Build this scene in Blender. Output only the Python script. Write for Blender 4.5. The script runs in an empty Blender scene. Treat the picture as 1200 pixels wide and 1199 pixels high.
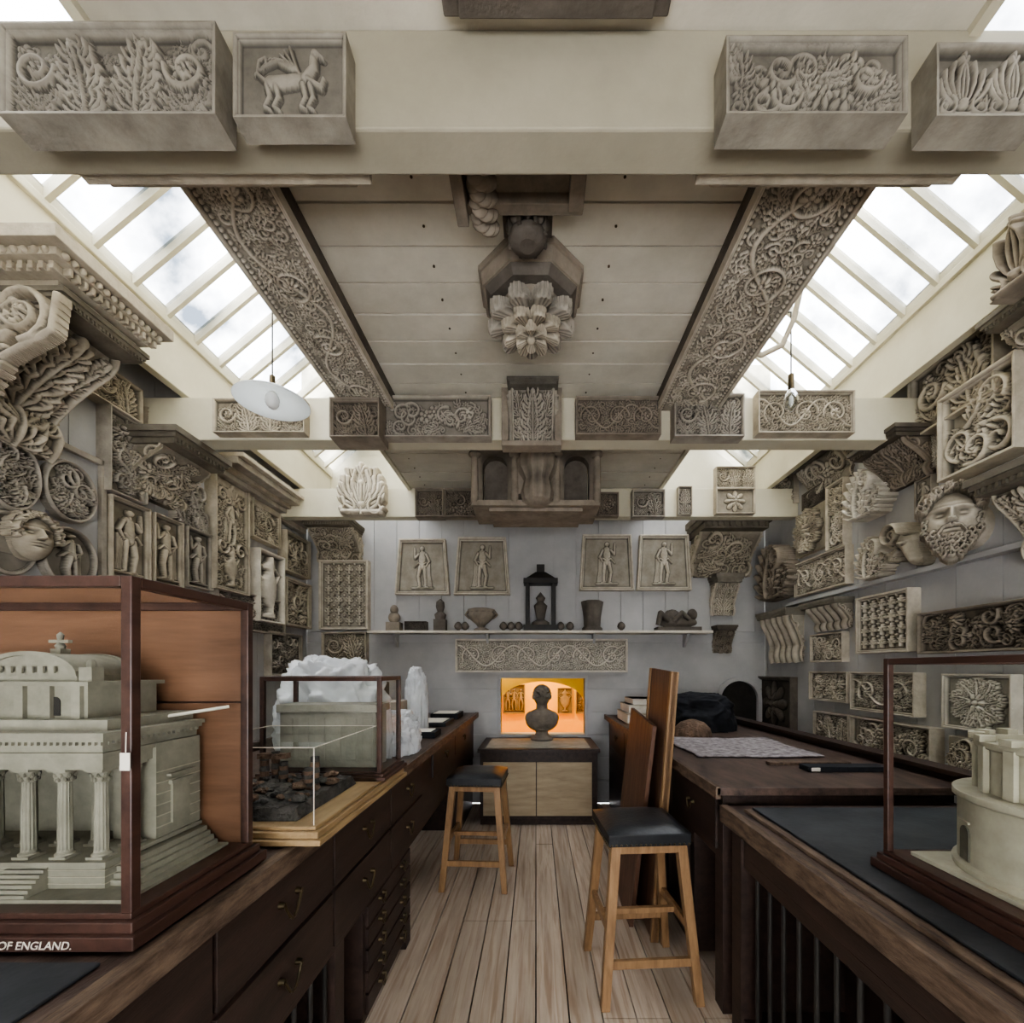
import bpy, math, random
import numpy as np
from mathutils import Vector, Matrix, noise as mnoise
random.seed(7); np.random.seed(7)
F=525.0; VX=628.0; VY=785.0; H=1.4
WL=-2.4; WR=2.4; YB=4.7
def zat(py,d): return H-(py-VY)*d/F
def xat(px,d): return (px-VX)*d/F

# ---------------- materials ----------------
MATS={}
def newmat(name):
    m=bpy.data.materials.new(name); m.use_nodes=True
    nt=m.node_tree; b=nt.nodes['Principled BSDF']; return m,nt,b
def noise_mat(name,c1,c2,scale=6,rough=.8,bump=.25,stretch=(1,1,1),detail=8,spec=.3,fine=60,cavity=0.0,bd=.01,metal=0):
    if name in MATS: return MATS[name]
    m,nt,b=newmat(name); N=nt.nodes; L=nt.links
    tc=N.new('ShaderNodeTexCoord'); mp=N.new('ShaderNodeMapping'); mp.inputs['Scale'].default_value=stretch
    L.new(tc.outputs['Object'],mp.inputs['Vector'])
    n=N.new('ShaderNodeTexNoise'); n.inputs['Scale'].default_value=scale; n.inputs['Detail'].default_value=detail; n.inputs['Roughness'].default_value=.65
    L.new(mp.outputs[0],n.inputs['Vector'])
    r=N.new('ShaderNodeValToRGB'); r.color_ramp.elements[0].position=.32; r.color_ramp.elements[1].position=.68
    r.color_ramp.elements[0].color=(*c1,1); r.color_ramp.elements[1].color=(*c2,1)
    L.new(n.outputs['Fac'],r.inputs['Fac'])
    out=r.outputs[0]
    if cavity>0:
        # grime and shade painted into the carved recesses, deepening flatly lit relief
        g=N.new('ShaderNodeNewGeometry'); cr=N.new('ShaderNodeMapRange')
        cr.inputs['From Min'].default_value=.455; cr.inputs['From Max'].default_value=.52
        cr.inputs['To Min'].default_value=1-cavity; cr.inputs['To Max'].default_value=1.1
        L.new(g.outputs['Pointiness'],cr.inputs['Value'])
        at=N.new('ShaderNodeAttribute'); at.attribute_name='grime_shade'; wr=N.new('ShaderNodeMapRange')
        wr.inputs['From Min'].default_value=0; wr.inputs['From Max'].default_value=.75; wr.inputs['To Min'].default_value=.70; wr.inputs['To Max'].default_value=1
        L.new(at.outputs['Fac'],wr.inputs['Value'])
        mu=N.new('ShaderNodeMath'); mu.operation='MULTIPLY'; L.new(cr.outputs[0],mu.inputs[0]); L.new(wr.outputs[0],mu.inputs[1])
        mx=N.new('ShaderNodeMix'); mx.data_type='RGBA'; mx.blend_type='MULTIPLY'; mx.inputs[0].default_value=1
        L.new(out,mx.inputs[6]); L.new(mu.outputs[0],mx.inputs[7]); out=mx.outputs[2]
    L.new(out,b.inputs['Base Color'])
    n2=N.new('ShaderNodeTexNoise'); n2.inputs['Scale'].default_value=fine; n2.inputs['Detail'].default_value=4
    L.new(mp.outputs[0],n2.inputs['Vector'])
    bp=N.new('ShaderNodeBump'); bp.inputs['Strength'].default_value=bump; bp.inputs['Distance'].default_value=bd
    L.new(n2.outputs['Fac'],bp.inputs['Height']); L.new(bp.outputs[0],b.inputs['Normal'])
    b.inputs['Roughness'].default_value=rough; b.inputs['Specular IOR Level'].default_value=spec; b.inputs['Metallic'].default_value=metal
    MATS[name]=m; return m
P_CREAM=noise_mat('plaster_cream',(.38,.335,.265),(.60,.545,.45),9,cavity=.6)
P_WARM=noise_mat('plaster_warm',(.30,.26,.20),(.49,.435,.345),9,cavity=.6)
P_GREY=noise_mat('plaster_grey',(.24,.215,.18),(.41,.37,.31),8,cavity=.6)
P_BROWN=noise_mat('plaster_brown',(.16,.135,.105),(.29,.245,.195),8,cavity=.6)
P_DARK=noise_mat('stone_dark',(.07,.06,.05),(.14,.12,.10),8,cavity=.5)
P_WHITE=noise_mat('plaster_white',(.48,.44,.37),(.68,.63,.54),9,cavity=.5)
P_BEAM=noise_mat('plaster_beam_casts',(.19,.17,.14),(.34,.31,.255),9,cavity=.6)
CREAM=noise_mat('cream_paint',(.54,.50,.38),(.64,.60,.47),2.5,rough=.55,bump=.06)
CREAMN=noise_mat('cream_paint_shaded',(.34,.31,.235),(.43,.395,.305),2.5,rough=.55,bump=.08)  # cream paint with the near beam's shade put into the colour
CREAMD=noise_mat('cream_paint_aged',(.52,.485,.40),(.68,.64,.54),3,rough=.6,bump=.1)
WALLG=noise_mat('grey_wall_paint',(.36,.355,.35),(.48,.47,.46),2.0,rough=.6,bump=.08)
MAHOG=noise_mat('mahogany',(.032,.016,.012),(.075,.038,.028),5,rough=.35,bump=.05,stretch=(6,.7,6),spec=.4)
DESKW=noise_mat('desk_dark_wood',(.018,.012,.010),(.050,.030,.024),5,rough=.45,bump=.1,stretch=(5,.6,5),spec=.35)
DESKT=noise_mat('desk_top_worn',(.022,.015,.013),(.12,.078,.060),4,rough=.45,bump=.2,stretch=(4,1,4),spec=.4)
EDGEW=noise_mat('worn_edge_wood',(.04,.026,.019),(.18,.125,.088),7,rough=.55,bump=.25,stretch=(8,1.6,8))
PANELW=noise_mat('case_back_wood',(.11,.055,.030),(.19,.098,.056),4,rough=.5,bump=.04,stretch=(.7,1,6))
GOLDW=noise_mat('oak_gilt_wood',(.23,.15,.075),(.40,.28,.15),6,rough=.4,bump=.05,stretch=(4,.8,4))
OAK=noise_mat('stool_oak',(.19,.11,.055),(.34,.205,.105),6,rough=.45,bump=.06,stretch=(6,6,.8))
BOARDW=noise_mat('reddish_board',(.07,.036,.024),(.17,.09,.058),6,rough=.5,bump=.06,stretch=(6,6,.7))
PLYW=noise_mat('tan_cupboard_wood',(.28,.215,.14),(.42,.335,.225),5,rough=.5,bump=.04,stretch=(.8,1,5))
LEATH=noise_mat('black_leather',(.008,.009,.011),(.025,.027,.03),10,rough=.35,bump=.15,spec=.5)
BLACKC=noise_mat('black_cloth',(.006,.007,.009),(.02,.021,.026),8,rough=.8,bump=.2)
SLATE=noise_mat('dark_leathercloth',(.018,.02,.023),(.055,.058,.063),5,rough=.55,bump=.1)
BRASS=noise_mat('aged_brass',(.05,.04,.025),(.12,.09,.05),10,rough=.35,bump=.05,metal=.8)
IRON=noise_mat('black_iron',(.012,.011,.010),(.03,.027,.024),10,rough=.5,bump=.05)
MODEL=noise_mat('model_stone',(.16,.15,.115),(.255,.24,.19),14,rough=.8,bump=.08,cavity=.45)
MODELC=noise_mat('model_cream',(.32,.295,.225),(.43,.40,.31),14,rough=.8,bump=.08)
SHEET=noise_mat('white_plastic_sheet',(.56,.58,.60),(.78,.79,.80),5,rough=.25,bump=.1)
PAPER=noise_mat('paper',(.6,.56,.47),(.75,.71,.62),4,rough=.8,bump=.03)
CLOTH=noise_mat('mottled_cloth',(.12,.10,.105),(.38,.345,.345),26,rough=.9,bump=.3,detail=3)
YEL=noise_mat('yellow_wall',(.82,.50,.045),(.88,.58,.07),3,rough=.7,bump=.03)
ROCK=noise_mat('dark_rock',(.03,.028,.025),(.10,.09,.08),12,rough=.85,bump=.8,bd=.02)
RUST=noise_mat('brown_rock',(.07,.045,.03),(.2,.13,.09),15,rough=.85,bump=.8,bd=.02)
SLABG=noise_mat('pale_stone_slab',(.23,.22,.185),(.36,.34,.29),8,rough=.85,bump=.3)
CERAM=noise_mat('white_ceramic',(.7,.7,.68),(.8,.8,.78),3,rough=.2,bump=0)
FLOORW=noise_mat('pine_floor',(.40,.315,.24),(.60,.50,.40),2.6,rough=.5,bump=.1,stretch=(5,.5,3),detail=9,fine=18)
m=FLOORW; nt=m.node_tree; b=nt.nodes['Principled BSDF']; src=b.inputs['Base Color'].links[0].from_socket
wv=nt.nodes.new('ShaderNodeTexNoise'); wv.inputs['Scale'].default_value=2.2; wv.inputs['Detail'].default_value=4; wv.inputs['Distortion'].default_value=.9
mp=nt.nodes.new('ShaderNodeMapping'); mp.inputs['Scale'].default_value=(20,.8,4); tc=nt.nodes.new('ShaderNodeTexCoord')
nt.links.new(tc.outputs['Object'],mp.inputs[0]); nt.links.new(mp.outputs[0],wv.inputs['Vector'])
rr=nt.nodes.new('ShaderNodeValToRGB'); rr.color_ramp.elements[0].position=.34; rr.color_ramp.elements[0].color=(.62,.50,.41,1); rr.color_ramp.elements[1].position=.52; rr.color_ramp.elements[1].color=(1,1,1,1)
nt.links.new(wv.outputs['Fac'],rr.inputs['Fac'])
mx=nt.nodes.new('ShaderNodeMix'); mx.data_type='RGBA'; mx.blend_type='MULTIPLY'; mx.inputs[0].default_value=.65
nt.links.new(src,mx.inputs[6]); nt.links.new(rr.outputs[0],mx.inputs[7])
sx=nt.nodes.new('ShaderNodeSeparateXYZ'); nt.links.new(tc.outputs['Object'],sx.inputs[0])
mm=nt.nodes.new('ShaderNodeMath'); mm.operation='MULTIPLY'; mm.inputs[1].default_value=1/.135; nt.links.new(sx.outputs[0],mm.inputs[0])
fl=nt.nodes.new('ShaderNodeMath'); fl.operation='FLOOR'; nt.links.new(mm.outputs[0],fl.inputs[0])
wn=nt.nodes.new('ShaderNodeTexWhiteNoise'); wn.noise_dimensions='1D'; nt.links.new(fl.outputs[0],wn.inputs['W'])
mr=nt.nodes.new('ShaderNodeMapRange'); mr.inputs['To Min'].default_value=.8; mr.inputs['To Max'].default_value=1.1; nt.links.new(wn.outputs['Value'],mr.inputs['Value'])
mx2=nt.nodes.new('ShaderNodeMix'); mx2.data_type='RGBA'; mx2.blend_type='MULTIPLY'; mx2.inputs[0].default_value=1
nt.links.new(mx.outputs[2],mx2.inputs[6]); nt.links.new(mr.outputs[0],mx2.inputs[7]); nt.links.new(mx2.outputs[2],b.inputs['Base Color'])

def glass_mat(name,tint=(1,1,1),refl=.12,dirt=False):
    m=bpy.data.materials.new(name); m.use_nodes=True; nt=m.node_tree; N=nt.nodes; L=nt.links
    for n in list(N): N.remove(n)
    o=N.new('ShaderNodeOutputMaterial'); t=N.new('ShaderNodeBsdfTransparent'); t.inputs[0].default_value=(*tint,1)
    g=N.new('ShaderNodeBsdfGlossy'); g.inputs['Roughness'].default_value=.02
    lw=N.new('ShaderNodeLayerWeight'); lw.inputs[0].default_value=refl
    mx=N.new('ShaderNodeMixShader'); L.new(lw.outputs['Fresnel'],mx.inputs[0]); L.new(t.outputs[0],mx.inputs[1]); L.new(g.outputs[0],mx.inputs[2])
    L.new(mx.outputs[0],o.inputs[0])
    if dirt:
        tc=N.new('ShaderNodeTexCoord'); n=N.new('ShaderNodeTexNoise'); n.inputs['Scale'].default_value=1.7; n.inputs['Detail'].default_value=7
        L.new(tc.outputs['Object'],n.inputs['Vector']); r=N.new('ShaderNodeValToRGB')
        r.color_ramp.elements[0].position=.36; r.color_ramp.elements[0].color=(.065,.078,.095,1)
        r.color_ramp.elements[1].position=.62; r.color_ramp.elements[1].color=(.95,.97,1,1)
        L.new(n.outputs['Fac'],r.inputs[0]); L.new(r.outputs[0],t.inputs[0])
    return m
GLASS=glass_mat('case_glass',(.97,.98,.97),.08)
SKYG=glass_mat('skylight_glass',dirt=True,refl=.05)
BULB=glass_mat('bulb_glass',(.85,.87,.85),.25)
OPAL=noise_mat('opal_glass',(.8,.82,.82),(.88,.9,.9),3,rough=.15,bump=0)
ob=OPAL.node_tree.nodes['Principled BSDF']
_nt=OPAL.node_tree; _o=_nt.nodes['Material Output']; _tr=_nt.nodes.new('ShaderNodeBsdfTranslucent'); _tr.inputs[0].default_value=(.85,.87,.87,1)
_mx=_nt.nodes.new('ShaderNodeMixShader'); _mx.inputs[0].default_value=.5; _nt.links.new(ob.outputs[0],_mx.inputs[1]); _nt.links.new(_tr.outputs[0],_mx.inputs[2]); _nt.links.new(_mx.outputs[0],_o.inputs[0])

# ---------------- mesh builder ----------------
def make_obj(name,V,Fc,mats,mi=None,smooth=None,bevel=0,parent=None,origin=None,grime_shade=None):
    V=np.asarray(V,dtype=float)
    c=(V.min(0)+V.max(0))/2 if origin is None else np.array(origin)
    me=bpy.data.meshes.new(name); me.from_pydata((V-c).tolist(),[],Fc)
    for m in mats: me.materials.append(m)
    if mi is not None: me.polygons.foreach_set('material_index',mi)
    if smooth is not None: me.polygons.foreach_set('use_smooth',smooth)
    at=me.attributes.new('grime_shade','FLOAT','POINT'); at.data.foreach_set('value',np.ones(len(V)) if grime_shade is None else np.asarray(grime_shade,dtype=float))
    me.update()
    o=bpy.data.objects.new(name,me); bpy.context.scene.collection.objects.link(o); o.location=c
    if bevel>0:
        b=o.modifiers.new('bevel','BEVEL'); b.width=bevel; b.segments=2; b.limit_method='ANGLE'; b.angle_limit=math.radians(40)
    if parent:
        o.parent=parent; o.matrix_parent_inverse=Matrix.Identity(4); o.location=Vector(c)-parent.location
    return o
def empty(name,loc):
    e=bpy.data.objects.new(name,None); bpy.context.scene.collection.objects.link(e); e.location=loc; e.empty_display_size=.1; return e
class MB:
    def __init__(s): s.v=[];s.f=[];s.mi=[];s.sm=[];s.mats=[];s.w=[]
    def slot(s,m):
        if m not in s.mats: s.mats.append(m)
        return s.mats.index(m)
    def add(s,vs,fs,mat,smooth=False,M=None):
        if M is not None: vs=[tuple(M@Vector(v)) for v in vs]
        o=len(s.v); s.v.extend([tuple(v) for v in vs]); s.w.extend([1.0]*len(vs)); k=s.slot(mat)
        for f in fs: s.f.append([i+o for i in f]); s.mi.append(k); s.sm.append(smooth)
    def box(s,x0,x1,y0,y1,z0,z1,mat,M=None):
        vs=[(x,y,z) for z in (z0,z1) for y in (y0,y1) for x in (x0,x1)]
        s.add(vs,[(0,2,3,1),(4,5,7,6),(0,1,5,4),(2,6,7,3),(0,4,6,2),(1,3,7,5)],mat,False,M)
    def frust(s,c,b,t,z0,z1,mat,M=None):
        vs=[(c[0]+sx*w[0],c[1]+sy*w[1],z) for z,w in ((z0,b),(z1,t)) for sy in(-1,1) for sx in(-1,1)]
        s.add(vs,[(0,2,3,1),(4,5,7,6),(0,1,5,4),(2,6,7,3),(0,4,6,2),(1,3,7,5)],mat,False,M)
    def cyl(s,p0,p1,r0,r1,mat,n=14,caps=True,M=None):
        p0=Vector(p0);p1=Vector(p1);d=(p1-p0).normalized()
        a=d.orthogonal().normalized(); b=d.cross(a)
        vs=[];fs=[]
        for p,r in((p0,r0),(p1,r1)):
            for i in range(n):
                t=2*math.pi*i/n; vs.append(p+a*(r*math.cos(t))+b*(r*math.sin(t)))
        fs=[(i,(i+1)%n,n+(i+1)%n,n+i) for i in range(n)]
        s.add(vs,fs,mat,True,M)
        if caps: s.add(vs,[tuple(range(n-1,-1,-1)),tuple(range(n,2*n))],mat,False,M)
    def tube(s,pts,r,mat,n=8,M=None):
        for a,b in zip(pts[:-1],pts[1:]): s.cyl(a,b,r,r,mat,n,True,M)
        for p in pts[1:-1]: s.sphere(p,(r,r,r),mat,8,5,M=M)
    def lathe(s,prof,c,mat,n=24,M=None,smooth=True,a0=0,a1=2*math.pi,fl=None):
        full=abs(a1-a0-2*math.pi)<1e-6; m=n if full else n+1
        vs=[]
        for r,z in prof:
            for i in range(m):
                t=a0+(a1-a0)*i/n; k=1 if fl is None else 1+fl(t,z)
                vs.append((c[0]+r*k*math.cos(t),c[1]+r*k*math.sin(t),c[2]+z))
        fs=[]
        for j in range(len(prof)-1):
            for i in range(n):
                i2=(i+1)%m; fs.append((j*m+i,j*m+i2,(j+1)*m+i2,(j+1)*m+i))
        s.add(vs,fs,mat,smooth,M)
        if full:
            s.add(vs,[tuple(range(m-1,-1,-1)),tuple(range((len(prof)-1)*m,len(prof)*m))],mat,False,M)
    def sphere(s,c,r,mat,n=20,k=12,M=None,nz=0):
        vs=[];fs=[]
        for j in range(k+1):
            ph=-math.pi/2+math.pi*j/k
            for i in range(n):
                t=2*math.pi*i/n; q=1+(nz*(random.random()-.5) if nz else 0)
                vs.append((c[0]+q*r[0]*math.cos(ph)*math.cos(t),c[1]+q*r[1]*math.cos(ph)*math.sin(t),c[2]+q*r[2]*math.sin(ph)))
        for j in range(k):
            for i in range(n): fs.append((j*n+i,j*n+(i+1)%n,(j+1)*n+(i+1)%n,(j+1)*n+i))
        s.add(vs,fs,mat,True,M)
    def prism(s,poly,ax,a0,a1,mat,M=None,smooth=False):
        n=len(poly)
        def P(p,a):
            return (a,p[0],p[1]) if ax=='x' else ((p[0],a,p[1]) if ax=='y' else (p[0],p[1],a))
        vs=[P(p,a0) for p in poly]+[P(p,a1) for p in poly]
        s.add(vs,[tuple(range(n-1,-1,-1)),tuple(range(n,2*n))],mat,False,M)
        s.add(vs,[(i,(i+1)%n,n+(i+1)%n,n+i) for i in range(n)],mat,smooth,M)
    def build(s,name,bevel=0,parent=None,origin=None):
        return make_obj(name,s.v,s.f,s.mats,s.mi,s.sm,bevel,parent,origin,s.w)

# ---------------- relief canvas ----------------
class Canvas:
    def __init__(s,w,h,res=None,t=.02):
        s.w=w;s.h=h
        if res is None: res=max(math.sqrt(w*h)/110,.002)
        s.res=res
        s.nx=max(8,int(w/res)); s.ny=max(8,int(h/res))
        s.x=np.linspace(0,w,s.nx+1); s.y=np.linspace(0,h,s.ny+1)
        s.X,s.Y=np.meshgrid(s.x,s.y); s.Z=np.zeros_like(s.X); s.t=t; s.mask=None
    def win(s,x0,x1,y0,y1):
        i0=max(0,np.searchsorted(s.x,x0)-1);i1=min(s.nx+1,np.searchsorted(s.x,x1)+1)
        j0=max(0,np.searchsorted(s.y,y0)-1);j1=min(s.ny+1,np.searchsorted(s.y,y1)+1)
        return slice(j0,j1),slice(i0,i1)
    def seg(s,a,b,ra,rb,ha,hb,flat=.5):
        R=max(ra,rb); W=s.win(min(a[0],b[0])-R,max(a[0],b[0])+R,min(a[1],b[1])-R,max(a[1],b[1])+R)
        X=s.X[W];Y=s.Y[W]
        if X.size==0: return
        dx=b[0]-a[0];dy=b[1]-a[1];L=dx*dx+dy*dy+1e-12
        t=np.clip(((X-a[0])*dx+(Y-a[1])*dy)/L,0,1)
        d2=(X-a[0]-t*dx)**2+(Y-a[1]-t*dy)**2
        r=ra+(rb-ra)*t; q=np.clip(1-d2/(r*r+1e-12),0,1)
        s.Z[W]=np.maximum(s.Z[W],(ha+(hb-ha)*t)*q**flat)
    def stroke(s,pts,r0,r1,h0,h1=None,flat=.5):
        if h1 is None:h1=h0*.8
        n=len(pts)-1
        for i in range(n):
            a=i/n;b=(i+1)/n
            s.seg(pts[i],pts[i+1],r0+(r1-r0)*a,r0+(r1-r0)*b,h0+(h1-h0)*a,h0+(h1-h0)*b,flat)
    def dot(s,x,y,r,h): s.seg((x,y),(x+1e-5,y),r,r,h,h)
    def spiral(s,cx,cy,R,a0,turns,sg,r,hh):
        pts=[]
        for i in range(26):
            u=i/25; rr=R*(1-.82*u); a=a0+sg*u*turns*2*math.pi
            pts.append((cx+rr*math.cos(a),cy+rr*math.sin(a)))
        s.stroke(pts,r,r*.55,hh,hh*.8); return pts
    def rosette(s,cx,cy,R,n,hh,rot=0):
        W=s.win(cx-R,cx+R,cy-R,cy+R);X=s.X[W]-cx;Y=s.Y[W]-cy
        if X.size==0:return
        rr=np.hypot(X,Y)/R; th=np.arctan2(Y,X)+rot; p=np.abs(np.cos(n*th/2))
        lim=.62+.38*p; q=np.clip(1-(rr/lim)**2,0,1)
        z=hh*(q**.4)*(.45+.55*p); z=np.where(rr<.26,hh*(1.15-.6*(rr/.26)**2),z)
        z=np.where((rr>.26)&(rr<.36),z*.4,z)
        s.Z[W]=np.maximum(s.Z[W],z*(rr<lim))
    def petals(s,cx,cy,R,n,hh,rot=0,inner=.25):
        X=s.X-cx;Y=s.Y-cy; rr=np.hypot(X,Y)/R; th=(np.arctan2(Y,X)+rot)*n/(2*math.pi); f=np.abs(th-np.round(th))*2
        lim=1-.35*f**2.2-.03*np.abs(np.sin(th*math.pi*7)); prof=np.clip((rr-.05)/.95,0,1)
        z=hh*(.35+.65*prof)*(1-.75*f**1.6)*(1-.22*np.exp(-(f/.10)**2))+hh*.06*np.cos(f*math.pi*4)
        ok=(rr<lim)
        z=z*np.clip((lim-rr)/.05,0,1)**.5
        s.Z=np.maximum(s.Z,np.where(ok,z,0))
    def leaf(s,x,y,a,L,W,hh,lobes=4,curl=0):
        mid=[]
        for i in range(8):
            u=i/7; aa=a+curl*u; mid.append((x,y)); x+=L/7*math.cos(aa); y+=L/7*math.sin(aa)
        s.stroke(mid,W*.30,W*.12,hh*.4,hh*.3)
        fine=L/s.res>24
        for k in range(lobes):
            u=(k+.6)/lobes; i=min(6,int(u*7)); px,py=mid[i]; aa=a+curl*u
            ll=W*(.55+.45*math.sin(math.pi*min(1,u*.9+.1)))*.62
            for sg in(-1,1):
                for fi in ((-.42,0,.42) if fine else (0,)):
                    b=aa+sg*(1.05-.45*u)+fi; l2=ll*(1-.3*abs(fi)); q=(px+l2*math.cos(b),py+l2*math.sin(b)); b2=b-sg*.6
                    q2=(q[0]+l2*.35*math.cos(b2),q[1]+l2*.35*math.sin(b2))
                    rr_=(ll*.11,ll*.15) if fine else (L*.055,L*.03+W*.05)
                    s.stroke([(px,py),q,q2],rr_[0],rr_[1],hh*.5,hh*(1-.25*abs(fi)))
        s.stroke(mid,W*.06,W*.05,hh*.9,hh); s.dot(mid[-1][0],mid[-1][1],W*.13,hh)
    def palmette(s,cx,cy,R,hh,n=7,sp=1.15):
        for i in range(n):
            a=math.pi/2+(i-(n-1)/2)/((n-1)/2)*sp; l=R*(1-.32*abs(i-(n-1)/2)/((n-1)/2)); sg=-1 if i>(n-1)/2 else 1
            if i==(n-1)/2: sg=0
            pts=[(cx+l*t*math.cos(a+sg*.35*t*t),cy+l*t*math.sin(a+sg*.35*t*t)) for t in (0.12,.35,.6,.82,1)]
            s.stroke(pts,R*.03,R*.07,hh*.6,hh)
        s.dot(cx,cy+R*.08,R*.12,hh)
        for sg in(-1,1): s.spiral(cx+sg*R*.33,cy+R*.02,R*.2,math.pi/2+sg*.5,1.1,sg,R*.045,hh*.9)
    def frieze(s,x0,x1,y0,y1,hh,n=None,vert=False,fill=True):
        if vert: w=y1-y0;h=x1-x0
        else: w=x1-x0;h=y1-y0
        if n is None:n=max(1,int(round(w/h*1.05)))
        c=w/n;R=min(c*.42,h*.36)
        if fill: s.foliage(x0,x1,y0,y1,hh*.55,sc=h*.24,seed=n+5)
        def T(u,v): return (x0+v,y0+u) if vert else (x0+u,y0+v)
        stem=[]
        for i in range(n*10+1):
            u=i/10*c; stem.append(T(u,h/2+h*.36*math.cos(math.pi*u/c)))
        s.stroke(stem,R*.11,R*.11,hh*.8)
        for k in range(n):
            sg=1 if k%2 else -1; p=T((k+.5)*c,h/2); s.spiral(p[0],p[1],R,random.random()*1+ (0 if k%2 else math.pi),1.25,sg*(-1 if vert else 1),R*.10,hh*.85)
            s.rosette(p[0],p[1],R*.42,(6,8,5)[k%3],hh)
            for j in range(9):
                a=j*2*math.pi/9+k; s.leaf(p[0]+R*.95*math.cos(a),p[1]+R*.95*math.sin(a),a+sg*.9,R*.52,R*.42,hh*.8,3,sg*.8)
            for j in range(5):
                a=j*2*math.pi/5+k*.7; s.leaf(p[0]+R*.7*math.cos(a),p[1]+R*.7*math.sin(a),a+math.pi+sg*.7,R*.3,R*.25,hh*.65,3,sg)
    def foliage(s,x0,x1,y0,y1,hh,sc=None,seed=0):
        rs=random.Random(seed); w=x1-x0;h=y1-y0
        if sc is None: sc=min(w,h)*.2
        for lay,(S,q0) in enumerate(((sc*.6,.5),(sc,1))):
            n=int(w*h/(S*S)*1.15)+3
            pts=[]
            for k in range(n):
                best=None
                for _ in range(8):
                    c=(x0+S*.4+(w-S*.8)*rs.random(),y0+S*.4+(h-S*.8)*rs.random())
                    dd=min([(c[0]-p[0])**2+(c[1]-p[1])**2 for p in pts] or [9])
                    if best is None or dd>best[0]: best=(dd,c)
                x,y=best[1]; pts.append((x,y)); sg=rs.choice((-1,1)); ch=rs.random();q=hh*q0*(.7+.3*rs.random())
                if ch<.3: s.spiral(x,y,S*.5,rs.random()*6.3,1.2,sg,S*.09,q)
                elif ch<.8: s.leaf(x-S*.3*sg,y-S*.2,rs.random()*6.3,S*.95,S*.6,q,3,sg*.9)
                else: s.rosette(x,y,S*.42,rs.choice((5,6,8)),q)
    def figure(s,cx,y0,Hh,hh,flip=1):
        T=lambda P:[(cx+flip*x*Hh,y0+y*Hh) for x,y in P]
        s.stroke(T([(-.05,.5),(-.07,.27),(-.08,.04),(-.13,.02)]),Hh*.055,Hh*.022,hh*.8)
        s.stroke(T([(.05,.5),(.1,.28),(.06,.04),(.11,.02)]),Hh*.055,Hh*.022,hh)
        s.stroke(T([(0,.5),(.01,.62),(0,.78)]),Hh*.075,Hh*.1,hh)
        s.stroke(T([(.0,.84),(.01,.88)]),Hh*.03,Hh*.03,hh*.8); s.dot(cx+flip*.01*Hh,y0+.93*Hh,Hh*.058,hh)
        s.stroke(T([(-.1,.79),(-.18,.64),(-.1,.52)]),Hh*.036,Hh*.024,hh*.9)
        s.stroke(T([(.1,.79),(.19,.7),(.2,.86)]),Hh*.036,Hh*.022,hh*.9)
        for i in range(7):
            s.stroke(T([(-.19+.02*i,.58-.02*i),(-.19+.016*i,.3),(-.22+.03*i,.05)]),Hh*.012,Hh*.017,hh*.5)
        s.stroke(T([(-.1,.6),(0,.54),(.1,.6),(.2,.5)]),Hh*.02,Hh*.015,hh)
        s.stroke(T([(.2,.86),(.21,.95)]),Hh*.03,Hh*.02,hh*.7); s.stroke(T([(-.25,.01),(.25,.01)]),Hh*.02,Hh*.02,hh*.6)
    def griffin(s,cx,cy,S,hh):
        T=lambda P:[(cx+x*S,cy+y*S) for x,y in P]
        s.stroke(T([(-.28,-.05),(-.05,-.02),(.2,.02)]),S*.11,S*.10,hh)
        s.stroke(T([(.2,.0),(.3,.15),(.3,.3)]),S*.08,S*.06,hh); s.dot(cx+.33*S,cy+.34*S,S*.07,hh); s.stroke(T([(.36,.34),(.45,.28)]),S*.035,S*.015,hh)
        for lx,b in((-.34,-.05),(-.22,-.02),(.16,0),(.26,.02)):
            s.stroke(T([(lx,-.08),(lx+.04,-.25),(lx-.03,-.38),(lx+.05,-.42)]),S*.05,S*.02,hh*.85)
        s.stroke(T([(.24,-.02),(.42,-.12),(.45,.0)]),S*.04,S*.03,hh)
        for i in range(8):
            s.stroke(T([(.12,.05),(.06-.05*i,.2+.015*i),(-.02-.07*i,.44-.05*i)]),S*.022,S*.024,hh*(.95-.05*i))
        s.stroke(T([(-.36,-.02),(-.47,.08),(-.45,.25),(-.36,.3),(-.35,.22)]),S*.025,S*.03,hh*.8)
    def urn(s,cx,y0,S,hh):
        prof=[(.0,.16),(.05,.14),(.08,.06),(.16,.05),(.22,.12),(.35,.2),(.5,.24),(.62,.22),(.7,.12),(.76,.1),(.8,.16),(.86,.14),(.92,.06),(1,.03)]
        ys=(s.Y-y0)/S; wv=np.interp(ys,[p[0] for p in prof],[p[1] for p in prof],left=0,right=0)
        q=np.clip(1-((s.X-cx)/(wv*S+1e-9))**2,0,1)*((ys>=0)&(ys<=1)); s.Z=np.maximum(s.Z,hh*np.sqrt(q))
        for sg in(-1,1): s.stroke([(cx+sg*.2*S,y0+.6*S),(cx+sg*.3*S,y0+.74*S),(cx+sg*.2*S,y0+.84*S),(cx+sg*.12*S,y0+.78*S)],S*.025,S*.02,hh*.6)
    def face(s,cx,cy,R,hh,beard=True,seed=1,curls=22):
        rs=random.Random(seed)
        q=np.clip(1-((s.X-cx)/(R*.74))**2-((s.Y-cy)/(R*1.0))**2,0,1); s.Z=np.maximum(s.Z,hh*.74*q**.42)
        if beard: s.stroke([(cx,cy-.45*R),(cx-.02*R,cy-1.0*R)],R*.52,R*.26,hh*.74,hh*.5)
        def G(x,y,sx,sy,a): s.Z+=a*hh*np.exp(-((s.X-cx-x*R)/(sx*R))**2-((s.Y-cy-y*R)/(sy*R))**2)*(s.Z>.001)
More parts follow.
